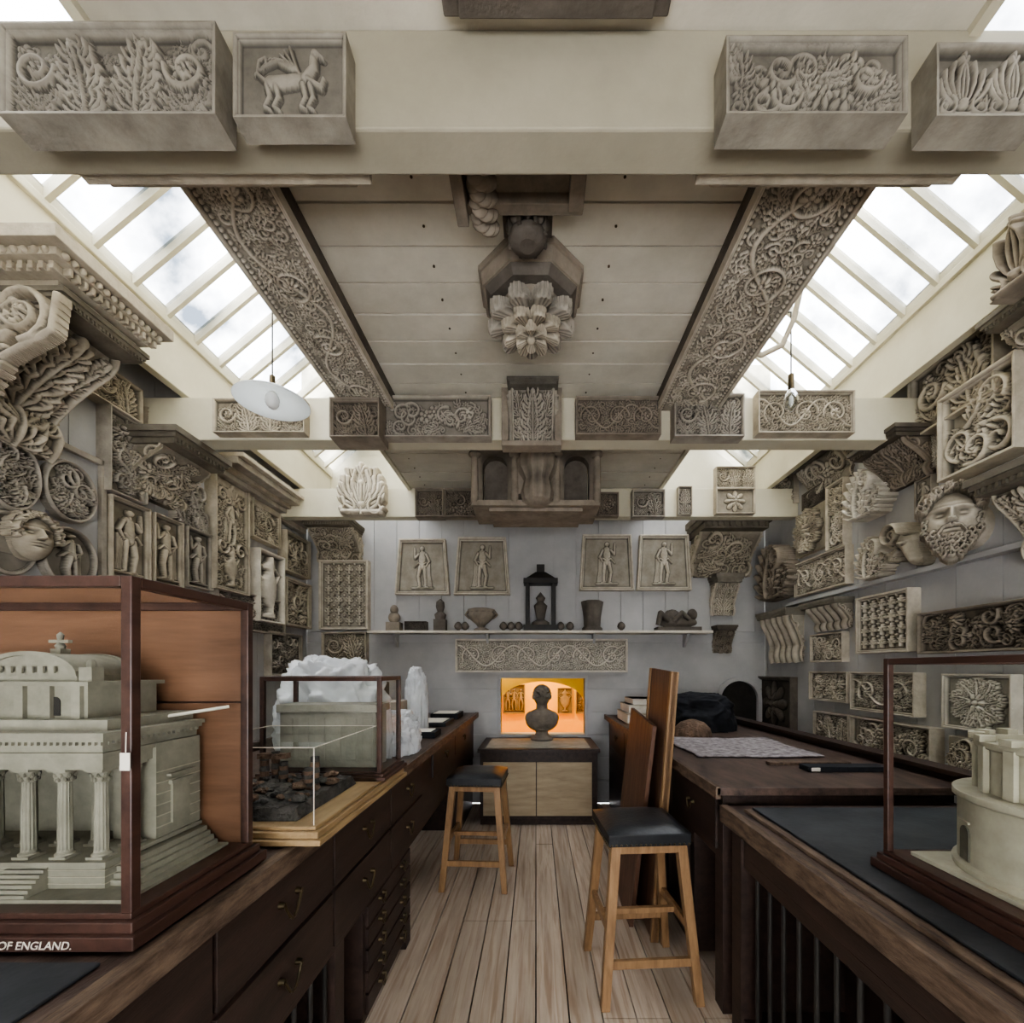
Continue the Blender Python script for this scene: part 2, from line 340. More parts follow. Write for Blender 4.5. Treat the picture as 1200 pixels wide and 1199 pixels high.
        for sg in(-1,1):
            G(sg*.27,.16,.15,.11,-.22); G(sg*.27,.16,.10,.05,.15); G(sg*.27,.165,.12,.012,-.04); G(sg*.40,-.10,.17,.16,.05)
            G(sg*.28,.33,.22,.05,.12)
            s.seg((cx+sg*.08*R,cy-.06*R),(cx+sg*.09*R,cy-.07*R),R*.065,R*.065,hh*.90,hh*.90)
        for i in range(14):
            u=i/13; yy=.30-.38*u; a=.14+.20*u
            G(0,yy,.065+.03*u,.035,a*.55)
        G(0,.45,.38,.12,.06)
        G(0,-.155,.10,.022,-.10)
        G(0,-.245,.17,.03,.08); G(0,-.29,.19,.015,-.12); G(0,-.34,.15,.03,.09); G(0,-.42,.2,.03,-.06)
        G(0,-.58,.2,.14,.07)
        a0,a1=(20,160) if beard else (-10,190)
        for k in range(curls):
            a=math.radians(a0+(a1-a0)*k/(curls-1))
            for lay,hz in((.93,.92),(1.1,.6)):
                x=cx+math.cos(a)*R*.74*lay;y=cy+.10*R+math.sin(a)*R*.90*lay
                s.spiral(x,y,R*.11,rs.random()*6,1.1,rs.choice((-1,1)),R*.042,hh*hz)
        if beard:
            for row in range(6):
                yy=-.40-.125*row; hw=.60-.075*row
                for k in range(8-row):
                    xx=-hw+2*hw*k/max(1,7-row)
                    if row==0 and abs(xx)<.28: continue
                    s.spiral(cx+xx*R,cy+yy*R,R*.095,rs.random()*6,1.1,rs.choice((-1,1)),R*.038,hh*(.98-.25*abs(xx)/.6-.04*row))
            for sg in(-1,1):
                s.stroke([(cx+sg*.03*R,cy-.20*R),(cx+sg*.2*R,cy-.25*R),(cx+sg*.32*R,cy-.42*R)],R*.05,R*.04,hh*.95,hh*.85)
                for k in range(3): s.spiral(cx+sg*.66*R,cy+(.05-.17*k)*R,R*.09,rs.random()*6,1.1,sg,R*.04,hh*.6)
    def finish(s,border=0,bh=.012,noise=.0):
        if border>0:
            e=np.minimum(np.minimum(s.X,s.w-s.X),np.minimum(s.Y,s.h-s.Y))
            s.Z=np.where(e<border,bh*np.where(e<border*.55,1.0,.55+.25*np.cos((e/border-.77)*14)),s.Z)
def relief_mesh(name,c,pl,mat,warp=None,extra=None):
    O,U,V,N=[np.array(a,dtype=float) for a in pl[:4]]
    ny,nx=c.X.shape
    Z=c.Z+c.t; zr=max(1e-6,float(np.percentile(c.Z,97))); grime_shade=np.clip(c.Z/zr,0,1)  # low carving gets a darker colour, standing for shade and grime
    if warp is None:
        top=O+c.X[...,None]*U+c.Y[...,None]*V+Z[...,None]*N
        bot=O+c.X[...,None]*U+c.Y[...,None]*V
    else: top,bot=warp(c,Z,O,U,V,N)
    idx=np.arange(nx*ny).reshape(ny,nx)
    cm=np.ones((ny-1,nx-1),bool) if c.mask is None else (c.mask[:-1,:-1]&c.mask[1:,:-1]&c.mask[:-1,1:]&c.mask[1:,1:])
    a=idx[:-1,:-1][cm];b=idx[:-1,1:][cm];d=idx[1:,1:][cm];e=idx[1:,:-1][cm]
    faces=[np.stack([a,b,d,e],1)]
    n=nx*ny; pm=np.pad(cm,1); core=pm[1:-1,1:-1]
    m=core&~pm[:-2,1:-1]; p=idx[:-1,:-1][m];q=idx[:-1,1:][m]; faces.append(np.stack([p,p+n,q+n,q],1))
    m=core&~pm[2:,1:-1]; p=idx[1:,1:][m];q=idx[1:,:-1][m]; faces.append(np.stack([p,p+n,q+n,q],1))
    m=core&~pm[1:-1,:-2]; p=idx[1:,:-1][m];q=idx[:-1,:-1][m]; faces.append(np.stack([p,p+n,q+n,q],1))
    m=core&~pm[1:-1,2:]; p=idx[:-1,1:][m];q=idx[1:,1:][m]; faces.append(np.stack([p,p+n,q+n,q],1))
    nt_=len(faces[0]); Fa=np.concatenate(faces)
    Va=np.concatenate([top.reshape(-1,3),bot.reshape(-1,3)]); Wa=np.concatenate([grime_shade.ravel(),np.ones(n)*.8])
    u,inv=np.unique(Fa,return_inverse=True); Va=Va[u]; Wa=Wa[u]; Fa=inv.reshape(Fa.shape)
    sm=[True]*nt_+[False]*(len(Fa)-nt_)
    if extra is None: return make_obj(name,Va,Fa.tolist(),[mat],None,sm,grime_shade=Wa)
    mb=extra; o=len(mb.v); mb.v.extend(map(tuple,Va.tolist())); mb.w.extend(Wa.tolist()); k=mb.slot(mat)
    mb.f.extend((Fa+o).tolist()); mb.mi.extend([k]*len(Fa)); mb.sm.extend(sm)
def PL_left(x0,x1,yt,yb,proj=0,at=None):
    X=-(WL+proj); at=WL if at is None else at
    d0=X*F/(VX-x0);d1=X*F/(VX-x1);dm=X*F/(VX-(x0+x1)/2);z0=zat(yb,dm);z1=zat(yt,dm)
    return ((at,d0,z0),(0,1,0),(0,0,1),(1,0,0),d1-d0,z1-z0)
def PL_right(x0,x1,yt,yb,proj=0,at=None):
    X=WR-proj; at=WR if at is None else at
    d0=X*F/(x0-VX);d1=X*F/(x1-VX);dm=X*F/((x0+x1)/2-VX);z0=zat(yb,dm);z1=zat(yt,dm)
    return ((at,d0,z0),(0,-1,0),(0,0,1),(-1,0,0),d0-d1,z1-z0)
def PL_front(x0,x1,yt,yb,d=YB):
    return ((xat(x0,d),d,zat(yb,d)),(1,0,0),(0,0,1),(0,-1,0),(x1-x0)*d/F,(yb-yt)*d/F)
def PF(x0,x1,yt,yb,proj,dw=YB):
    p=PL_front(x0,x1,yt,yb,dw-proj); return ((p[0][0],dw,p[0][2]),)+p[1:]
SEED=[0]
def panel(name,pl,style,mat,t=.025,b=None,rd=None,frame=True,trap=0,res=None,round_=False):
    w,h=pl[4],pl[5]; c=Canvas(w,h,res,t); m=min(w,h)
    if b is None: b=m*.065
    if not frame: b=0.0
    if rd is None: rd=min(.04,m*.13)
    SEED[0]+=1; g=b*1.15; x0,x1,y0,y1=g,w-g,g,h-g
    if style=='frieze': c.frieze(x0,x1,y0,y1,rd,vert=h>w)
    elif style=='foliage': c.foliage(x0,x1,y0,y1,rd,sc=m*.26,seed=SEED[0])
    elif style=='foliage_big': c.foliage(x0,x1,y0,y1,rd,sc=m*.42,seed=SEED[0])
    elif style=='palmettes':
        n=max(1,int(round((x1-x0)/(y1-y0)*1.1))); cc=(x1-x0)/n
        for k in range(n):
            c.palmette(x0+(k+.5)*cc,y0+(y1-y0)*.12,(y1-y0)*.82,rd,9)
            c.leaf(x0+k*cc,y0+(y1-y0)*.1,math.pi/2,(y1-y0)*.45,cc*.25,rd*.7,3)
        c.stroke([(x0,y0+m*.05),(x1,y0+m*.05)],m*.03,m*.03,rd*.6,rd*.6)
    elif style=='acanthus_row':
        c.foliage(x0,x1,y0,y1,rd*.5,sc=(y1-y0)*.3,seed=SEED[0])
        n=max(2,int(round((x1-x0)/(y1-y0)*1.5))); cc=(x1-x0)/n
        for k in range(n):
            xx=x0+(k+.5)*cc
            if k%3==0:
                c.spiral(xx,y0+(y1-y0)*.55,cc*.42,k,1.4,1 if k%2 else -1,cc*.08,rd); c.rosette(xx,y0+(y1-y0)*.55,cc*.2,6,rd)
            else:
                c.leaf(xx,y0,math.pi/2+.1*(k%2),(y1-y0)*.85,cc*.7,rd,5,.25 if k%2 else -.25)
            for sg in(-1,1): c.leaf(xx,y0+(y1-y0)*.08,math.pi/2-sg*1.0,(y1-y0)*.42,cc*.35,rd*.7,3,sg*.9)
    elif style=='rosette': c.rosette(w/2,h/2,m*.42,8,rd); c.rosette(w/2,h/2,m*.25,6,rd*1.4)
    elif style=='figure':
        c.figure(w/2,y0+h*.04,(y1-y0)*.9,rd,random.choice((-1,1)))
    elif style=='figures3':
        for k in range(3): c.figure(w*(.2+.3*k),y0+h*.04,(y1-y0)*.85,rd,random.choice((-1,1)))
    elif style=='candelabra':
        c.foliage(x0,x1,y0,y1,rd*.55,sc=w*.22,seed=SEED[0])
        c.urn(w/2,y0+h*.02,(y1-y0)*.36,rd); c.figure(w/2,y0+h*.38,(y1-y0)*.42,rd); c.palmette(w/2,y0+(y1-y0)*.80,(y1-y0)*.16,rd,7)
        for sg in(-1,1): c.spiral(w/2+sg*w*.27,h*.38,w*.16,0,1.4,sg,w*.03,rd); c.spiral(w/2+sg*w*.27,h*.82,w*.14,0,1.4,-sg,w*.03,rd)
    elif style=='griffin': c.griffin(w/2,h/2,m*.85,rd)
    elif style=='urn': c.urn(w/2,y0+h*.03,(y1-y0)*.95,rd)
    elif style=='lattice':
        nx_=max(2,int(round(w/m*4)));ny_=max(2,int(round(h/m*4)))
        cx=(x1-x0)/nx_;cy=(y1-y0)/ny_
        for i in range(nx_):
            for j in range(ny_):
                X=x0+(i+.5)*cx;Y=y0+(j+.5)*cy
                for s_ in(-1,1): c.spiral(X+s_*cx*.22,Y,cx*.2,math.pi/2,1.1,s_,cx*.06,rd)
                c.stroke([(X,Y-cy*.4),(X,Y+cy*.4)],cx*.06,cx*.06,rd)
                c.dot(X+cx*.5,Y+cy*.5,cx*.10,rd*.8)
    elif style=='acanthus':
        c.leaf(w/2,y0,math.pi/2,(y1-y0)*.9,w*.62,rd,6)
        for s_ in(-1,1): c.leaf(w/2+s_*w*.2,y0,math.pi/2-s_*.35,(y1-y0)*.6,w*.35,rd*.8,4,-s_*.6)
    elif style=='eagle':
        for k in range(9):
            a=math.pi*2*k/9; c.leaf(w/2+m*.12*math.cos(a),h/2+m*.12*math.sin(a),a,m*.3,m*.22,rd,4,.5)
        c.rosette(w/2,h/2,m*.2,6,rd*1.1)
    elif style=='plain': c.stroke([(w*.2,h/2),(w*.8,h/2)],m*.2,m*.2,rd*.3)
    if round_:
        rr=np.hypot(c.X-w/2,(c.Y-h/2)*w/h); c.mask=rr<w/2*1.0
        ring=(rr>w/2*.86); c.Z=np.where(ring,rd*.7*(.7+.3*np.cos((rr/(w/2)-.93)*40)),c.Z)
    else: c.finish(b,bh=rd*1.0 if frame else 0)
    if trap:
        k=trap
        def warp(c,Z,O,U,V,N):
            s_=1-k*(c.Y/h); xx=w/2+(c.X-w/2)*s_
            return O+xx[...,None]*U+c.Y[...,None]*V+Z[...,None]*N, O+xx[...,None]*U+c.Y[...,None]*V
        return relief_mesh(name,c,pl,mat,warp)
    return relief_mesh(name,c,pl,mat)
def cutout(name,pl,fn,mat,rd,t=.03,res=None):
    w,h=pl[4],pl[5]; c=Canvas(w,h,res,t); fn(c,w,h,rd); c.mask=c.Z>rd*.06
    return relief_mesh(name,c,pl,mat)
def head3d(name,center,ang,R,hh,mat,t,beard,seed):
    N=Vector((math.cos(ang),math.sin(ang),0)); V=Vector((0,0,1)); U=V.cross(N)
    w=R*2.1;h=R*2.9; O=Vector(center)-U*w/2-V*h/2
    c=Canvas(w,h,R/46,t); c.face(w/2,h*.56,R*.92,hh,beard,seed); c.mask=c.Z>hh*.05
    return relief_mesh(name,c,(O,U,V,N),mat)
def console(name,pl,depth,mat,kind='acanthus',aba=.16,proj=.04,dent=True,rd=None):
    O,U,V,N,w,h=pl; O=Vector(O);U=Vector(U);V=Vector(V);N=Vector(N)
    hb=h*(1-aba); n=40
    if rd is None: rd=min(w,hb)*.12
    prof=[]
    for i in range(n+1):
        t=i/n
        o=.16+.10*math.sin(math.pi*min(1,t/.35))+(.80*(max(0,(t-.3)/.7))**1.4 if t>.3 else 0)
        if t>.86: o-= .35*((t-.86)/.14)**2*.35
        prof.append((min(o,1)*depth*.93,t*hb))
    pr=np.array(prof); ds=np.hypot(*np.diff(pr,axis=0).T); s=np.concatenate([[0],np.cumsum(ds)]); L=s[-1]
    c=Canvas(w,L,None,0.0)
    if kind=='acanthus':
        for s_ in(-1,1):
            c.stroke([(w/2+s_*w*.47,0),(w/2+s_*w*.47,L)],w*.035,w*.035,rd*.7,rd*.7)
            c.leaf(w/2+s_*w*.25,L*.02,math.pi/2-s_*.12,L*.5,w*.26,rd*.75,5)
            c.leaf(w/2+s_*w*.28,L*.45,math.pi/2-s_*.12,L*.5,w*.26,rd*.75,5)
        c.leaf(w/2,L*.02,math.pi/2,L*.94,w*.5,rd,9)
    elif kind=='flutes':
        for k in range(5): c.stroke([(w*(.1+.2*k),0),(w*(.1+.2*k),L)],w*.08,w*.08,rd*.8,rd*.8)
    else:
        c.foliage(0,w,0,L,rd,sc=w*.33,seed=SEED[0]+50)
    SEED[0]+=1
    po=lambda y:np.interp(y,s,pr[:,0]); pz=lambda y:np.interp(y,s,pr[:,1])
    def warp(c,Z,O_,U_,V_,N_):
        o=po(c.Y);z=pz(c.Y);e=L*.01
        to=po(np.minimum(c.Y+e,L))-po(np.maximum(c.Y-e,0));tz=pz(np.minimum(c.Y+e,L))-pz(np.maximum(c.Y-e,0));q=np.hypot(to,tz)+1e-9
        no=tz/q;nz=-to/q
        top=O_+c.X[...,None]*U_+(o+Z*no)[...,None]*N_+(z+Z*nz)[...,None]*V_
        bot=O_+c.X[...,None]*U_+(o-.02*no)[...,None]*N_+(z-.02*nz)[...,None]*V_
        return top,bot
    mb=MB(); relief_mesh(name,c,(O,U,V,N),mat,warp,mb)
    res=max(depth/70,.003)
    for side in(0,1):
        cs=Canvas(depth,hb,res,0.0)
        edge=np.interp(cs.Y,pr[:,1],pr[:,0]); cs.mask=cs.X<=edge
        e=edge-cs.X; cs.Z=np.where(e<depth*.06,rd*.5,0)
        R=min(depth*.24,hb*.2)
        cs.spiral(depth*.60,hb*.78,R,-1.2,1.7,1,R*.16,rd*.9); cs.rosette(depth*.6,hb*.78,R*.35,6,rd)
        cs.spiral(depth*.15,hb*.14,depth*.11,1,1.2,-1,depth*.03,rd*.7)
        cs.leaf(depth*.08,hb*.26,math.pi*.42,hb*.5,depth*.3,rd*.8,5,-.5)
        if side==0: rel=(O,N,V,-U)
        else: rel=(O+U*w,N,V,U)
        n0=len(mb.f); relief_mesh(name,cs,rel,mat,None,mb)
        if (N.cross(V)).dot(-U if side==0 else U)<0:
            for i in range(n0,len(mb.f)): mb.f[i]=mb.f[i][::-1]
    M=Matrix((( U.x,N.x,V.x,O.x),(U.y,N.y,V.y,O.y),(U.z,N.z,V.z,O.z),(0,0,0,1)))
    a=h-hb
    for z0,z1,k in [(0,.34,.35),(.34,.62,.7),(.62,1,1.0)]:
        p=proj*k; mb.box(-p,w+p,0,depth+p,hb+a*z0,hb+a*z1,mat,M)
    if dent:
        nd=max(3,int(w/(a*.3)))
        for i in range(nd):
            x=-proj*.3+(w+proj*.6)*(i+.25)/nd; mb.box(x,x+(w/nd)*.5,depth+proj*.34,depth+proj*.34+proj*.3,hb+a*.1,hb+a*.34,mat,M)
    mb.box(w*.04,w*.96,0,depth*.15,0,hb,mat,M)
    return mb.build(name)

# ================= ROOM =================
rs=random.Random(3); BW=.135
mb=MB(); k=math.floor(-2.4/BW)
while k*BW<2.4:
    a=max(-2.4,k*BW+.003); b_=min(2.4,(k+1)*BW-.003); y=-1.6
    while y<YB:
        y2=min(YB,y+rs.choice((2.6,3.4,4.1)));  mb.box(a,b_,y+.001,y2-.003,-.03,0+rs.uniform(-.0015,0),FLOORW); y=y2
    k+=1
mb.box(-2.4,2.4,-1.6,YB,-.06,-.029,IRON)
mb.build('floor',origin=(0,0,0))
CZ=3.06; CL=-1.14; CR=1.12
mb=MB(); y=-1.6
while y<YB:
    y2=min(y+.168,YB); mb.box(CL,CR,y+.005,y2-.005,CZ+rs.uniform(0,.006),CZ+.03,CREAMD)
    for xx in (-1.0,-.42,.3,.98):
        mb.cyl((xx,y+.085,CZ-.001),(xx,y+.085,CZ+.01),.005,.005,BRASS,8)
    y=y2
mb.box(CL,CR,-1.6,YB,CZ+.03,CZ+.08,P_BROWN)
mb.box(CL-.03,CL,-1.6,YB,CZ-.02,4.42,CREAM); mb.box(CR,CR+.03,-1.6,YB,CZ-.02,4.42,CREAM)
mb.build('ceiling')
def planks_y(mb,x0,x1,y0,y1,z0,z1,w,mat):
    y=y0
    while y<y1-.001:
        y2=min(y+w,y1); mb.box(x0,x1,y+.002,y2-.002,z0,z1,mat); y=y2
WT=3.32
mb=MB(); planks_y(mb,WL-.03,WL,-1.6,YB,0,WT,.26,WALLG); mb.box(WL-.06,WL-.03,-1.6,YB,0,WT,WALLG); mb.build('wall_left')
mb=MB(); planks_y(mb,WR,WR+.03,-1.6,YB,0,WT,.26,WALLG); mb.box(WR+.03,WR+.06,-1.6,YB,0,WT,WALLG); mb.build('wall_right')
for s_,nm in((-1,'trim_1'),(1,'trim_2')):
    mb=MB(); a,b_=sorted((s_*2.15,s_*2.2)); mb.box(a,b_,-1.6,YB,3.09,3.44,CREAM)
    a,b_=sorted((s_*2.2,s_*2.46)); mb.box(a,b_,-1.6,YB,WT,WT+.04,CREAMD)
    a,b_=sorted((s_*2.13,s_*2.24)); mb.box(a,b_,-1.6,YB,3.41,3.45,CREAM)
    mb.build(nm,.004)
RW=1.5; R0,R1=.45,1.6  # added rear opening, sized for the fill light it lets in
mb=MB(); mb.box(-2.46,-RW,-1.66,-1.6,0,4.6,WALLG); mb.box(RW,2.46,-1.66,-1.6,0,4.6,WALLG); mb.box(-RW,RW,-1.66,-1.6,0,R0,WALLG); mb.box(-RW,RW,-1.66,-1.6,R1,4.6,WALLG); mb.build('wall_rear')
mb=MB()
for x in np.linspace(-RW,RW-.03,6): mb.box(x,x+.03,-1.65,-1.61,R0,R1,CREAM)
for z in(R0,1.05,R1-.03): mb.box(-RW,RW,-1.65,-1.61,z,z+.03,CREAM)
mb.build('added_fill_window')  # unseen window added behind the camera to bring in fill light
OX0,OX1,OZ0,OZ1=xat(587,YB),xat(685,YB),zat(860,YB),zat(795,YB)
mb=MB()
def planks_x(x0,x1,z0,z1,w=.235):
    x=x0
    while x<x1-.001:
        x2=min(x+w,x1); mb.box(x+.002,x2-.002,YB,YB+.03,z0,z1,WALLG); x=x2
def planks_z(x0,x1,z0,z1,w=.24):
    z=z0
    while z<z1-.001:
        z2=min(z+w,z1); mb.box(x0,x1,YB,YB+.03,z+.002,z2-.002,WALLG); z=z2
planks_x(-2.4,2.4,1.8,3.06); planks_z(-2.4,OX0,0,1.8); planks_z(OX1,2.4,0,1.8); planks_z(OX0,OX1,0,OZ0); planks_z(OX0,OX1,OZ1,1.8)
for a,b_,c_,d_ in((-2.46,OX0,0,3.06),(OX1,2.46,0,3.06),(OX0,OX1,0,OZ0),(OX0,OX1,OZ1,3.06)): mb.box(a,b_,YB+.03,YB+.06,c_,d_,WALLG)
mb.box(-2.46,2.46,YB,YB+.06,3.06,4.6,CREAM)
mb.build('wall_back')
mb=MB(); e=.03
mb.box(OX0-e,OX0,YB-.02,YB+.12,OZ0-e,OZ1+e,WALLG); mb.box(OX1,OX1+e,YB-.02,YB+.12,OZ0-e,OZ1+e,WALLG); mb.box(OX0,OX1,YB-.02,YB+.12,OZ1,OZ1+e,WALLG); mb.box(OX0,OX1,YB-.02,YB+.12,OZ0-e,OZ0,WALLG)
mb.build('window_3',.003)
mb=MB()
mb.box(-1.3,1.4,6.2,6.25,0,2.2,YEL); mb.box(-1.35,-1.3,YB+.06,6.25,0,2.2,YEL); mb.box(1.4,1.45,YB+.06,6.25,0,2.2,YEL); mb.box(-1.35,1.45,YB+.06,6.25,2.2,2.25,YEL); mb.box(-1.35,1.45,YB+.06,6.25,.35,.4,YEL)
arc=[( -.40,.4)]+[(.07+.47*math.cos(a),1.02+.25*math.sin(a)) for a in np.linspace(math.pi,0,20)]+[(.54,.4),(1.39,.4),(1.39,2.19),(-1.29,2.19),(-1.29,.4)]
mb.prism(arc,'y',5.0,5.06,YEL)
mb.build('wall_yellow_room')
for (x,z,st,w,h) in((-.45,.80,'figures3',.30,.40),(.30,.80,'urn',.2,.35),(.55,.80,'foliage',.3,.4)):
    panel('plaster_relief_cast',((x,6.2,z),(1,0,0),(0,0,1),(0,-1,0),w,h),st,P_BROWN)
def beam(name,y0,y1,z0=2.8,z1=CZ,x0=-2.4,x1=2.4,mat=CREAM):
    mb=MB(); mb.box(x0,x1,y0,y1,z0,z1,mat); mb.build(name,.006)
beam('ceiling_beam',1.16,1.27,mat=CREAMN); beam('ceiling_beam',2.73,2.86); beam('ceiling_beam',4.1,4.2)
def skylight(name,s_):
    mb=MB(); X0=2.17;Z0=3.44;X1=1.1;Z1=Z0+.84*(X0-X1)
    mb.add([(s_*X0,-1.6,Z0+.02),(s_*X0,YB,Z0+.02),(s_*X1,YB,Z1+.02),(s_*X1,-1.6,Z1+.02)],[(0,1,2,3)],SKYG)
    y=-1.5
    while y<YB:
        mb.prism([(s_*X0,Z0-.03),(s_*X1,Z1-.03),(s_*X1,Z1+.04),(s_*X0,Z0+.04)],'y',y,y+.024,CREAM); y+=.215
    for k in(.0,.45,.97):
        xa=X0-(X0-X1)*k; za=Z0+.84*(X0-X1)*k
        mb.prism([(s_*xa,za-.035),(s_*(xa-.035),za-.035+.03),(s_*(xa-.035),za+.06),(s_*xa,za+.04)],'y',-1.6,YB,CREAM)
    mb.build(name)
skylight('window_1',-1); skylight('window_2',1)

def strip(x0,x1):
    y0,y1=1.275,2.725; w=y1-y0;h=x1-x0
    c=Canvas(w,h,.0034,.025); c.frieze(.03,w-.03,.040,h-.040,.022,n=4)
    for k in range(60):
        for yy in(.026,h-.026): c.dot(w*(k+.5)/60,yy,.009,.010)
    e=np.minimum(c.Y,c.h-c.Y); c.Z=np.where(e<.014,.016,c.Z)
    mb=MB(); relief_mesh('s',c,((x0,y0,CZ-.06),(0,1,0),(1,0,0),(0,0,-1)),P_CREAM,None,mb)
    mb.box(x0,x1,y0,y1,CZ-.06,CZ,P_DARK)
    mb.build('carved_ceiling_frieze')
strip(-1.15,-.85); strip(.73,1.10)

# =============== beam 1 reliefs ===============
b1=1.16
def bp(name,x0,x1,yt,yb,dback,th,style,mat,**k):
    df=dback-th; O=(xat(x0,df),dback,zat(yb,df)); pl=(O,(1,0,0),(0,0,1),(0,-1,0),(x1-x0)*df/F,(yb-yt)*df/F)
    return panel(name,pl,style,mat,t=th-.02,**k)
bp('acanthus_relief_panel',2,255,30,138,b1,.07,'acanthus_row',P_BEAM,rd=.028,b=.016)
bp('griffin_relief_panel',272,405,36,136,b1,.06,'griffin',P_BEAM,rd=.018,b=.013)
bp('scroll_relief_panel',850,1062,45,136,b1,.07,'foliage_big',P_BEAM,rd=.026,b=.013)
bp('palmette_relief_panel',1096,1225,52,138,b1,.07,'palmettes',P_BEAM,rd=.024,b=.011)
for a,b_ in((100,435),(815,1120)):
    mb=MB(); mb.box(xat(a,1.3),xat(b_,1.3),1.27,1.31,2.815,2.95,P_WARM); mb.box(xat(a+20,1.3),xat(b_-20,1.3),1.31,1.33,2.83,2.93,P_WARM); mb.build('plaster_slab',.004)
mb=MB()
mb.box(-.27,.16,1.28,1.52,3.0,3.06,P_BROWN); mb.box(-.27,-.23,1.28,1.55,2.93,3.0,P_BROWN); mb.box(.11,.16,1.28,1.52,2.95,3.0,P_BROWN); mb.box(-.27,.16,1.5,1.54,2.96,3.0,P_BROWN)
for k in range(24):
    a=k*.8; mb.sphere((-.175+.022*math.cos(a),1.29+.0125*k,2.965+.022*math.sin(a)),(.03,.016,.03),P_BROWN,12,8)
    mb.sphere((-.175-.022*math.cos(a),1.29+.0125*k,2.965-.022*math.sin(a)),(.03,.016,.03),P_BROWN,12,8)
mb.build('carved_coffer_fragment',.003)
mb=MB(); mb.box(-.23,.33,1.04,1.12,3.03,3.06,P_DARK); mb.box(-.19,.29,1.05,1.11,3.01,3.03,P_DARK); mb.build('plaster_slab',.004)

# octagonal boss
mb=MB(); cx,cy=-.02,1.93
def octo(r,z0,z1,mat,r2=None):
    r2=r2 or r
    vs=[(cx+q*math.cos(math.pi/8+i*math.pi/4),cy+q*math.sin(math.pi/8+i*math.pi/4),z) for q,z in((r,z0),(r2,z1)) for i in range(8)]
    mb.add(vs,[tuple(range(7,-1,-1)),tuple(range(8,16))]+[(i,(i+1)%8,8+(i+1)%8,8+i) for i in range(8)],mat)
octo(.235,3.035,3.06,P_BROWN); octo(.215,2.985,3.035,P_BROWN,.225); octo(.18,2.955,2.985,P_DARK,.205)
c=Canvas(.44,.44,.0026,.02)
c.petals(.22,.22,.195,9,.045)
c.mask=c.Z>.002
relief_mesh('x',c,((cx-.22,cy-.22,2.92),(0,1,0),(1,0,0),(0,0,-1)),P_GREY,None,mb)
c=Canvas(.30,.30,.0022,.02)
c.petals(.15,.15,.135,8,.04,rot=.35)
c.mask=c.Z>.002
relief_mesh('x',c,((cx-.15,cy-.15,2.885),(0,1,0),(1,0,0),(0,0,-1)),P_WARM,None,mb)
c=Canvas(.16,.16,.002,.02)
c.petals(.08,.08,.075,6,.03); c.dot(.08,.08,.022,.035)
c.mask=c.Z>.002
relief_mesh('x',c,((cx-.08,cy-.08,2.855),(0,1,0),(1,0,0),(0,0,-1)),P_WARM,None,mb)
mb.cyl((cx,cy,2.85),(cx,cy,2.96),.05,.13,P_BROWN,24)
mb.build('octagonal_rosette_boss')
mb=MB(); c0=(-.03,1.62,0)
mb.lathe([(.03,2.93),(.06,2.94),(.07,2.96),(.045,2.975),(.055,3.02),(.08,3.06)],(c0[0],c0[1],0),P_DARK,16)
for i in range(8):
    a=i*math.pi/4; mb.sphere((c0[0]+.062*math.cos(a),c0[1]+.062*math.sin(a),3.0),(.018,.018,.032),P_DARK,10,6); mb.box(-.006,.006,.05,.075,2.95,3.04,P_DARK,Matrix.Translation((c0[0],c0[1],0))@Matrix.Rotation(a+.39,4,'Z'))
mb.box(-.12,.06,1.55,1.69,3.03,3.06,P_DARK)
mb.build('small_plaster_capital')

# =============== beam 2 reliefs ===============
b2=2.73
bp('scroll_relief_panel',250,357,467,507,b2,.06,'acanthus_row',P_WARM,rd=.028)
bp('capital_relief_block',388,446,468,514,b2,.14,'acanthus_row',P_BROWN,rd=.045)
bp('frieze_relief_panel',447,575,464,512,b2,.07,'foliage_big',P_GREY,rd=.028)
bp('frieze_relief_panel',675,775,464,509,b2,.07,'frieze',P_BROWN,rd=.022)
bp('foliage_relief_panel',790,872,462,512,b2,.08,'acanthus_row',P_GREY,rd=.03)
bp('scroll_relief_panel',888,1001,458,508,b2,.06,'frieze',P_WARM,rd=.03)
pl=(( xat(598,2.5),2.73,zat(505,2.5)),(1,0,0),(0,0,1),(0,-1,0),.25,.30)
console('carved_console_bracket',pl,.22,P_GREY,'acanthus',aba=.12,proj=.02)
mb=MB(); X0,X1=xat(588,2.66),xat(658,2.66); z0,z1=zat(518,2.66),zat(432,2.66)
mb.box(X0,X0+.04,2.64,2.73,z0,z1-.0,P_BROWN);mb.box(X1-.04,X1,2.64,2.73,z0,z1,P_BROWN);mb.box(X0,X1,2.64,2.73,z0-.03,z0,P_BROWN);mb.box(X0-.01,X1+.01,2.5,2.73,z1-.05,z1,P_BROWN)
mb.build('bracket_frame_moulding',.003)

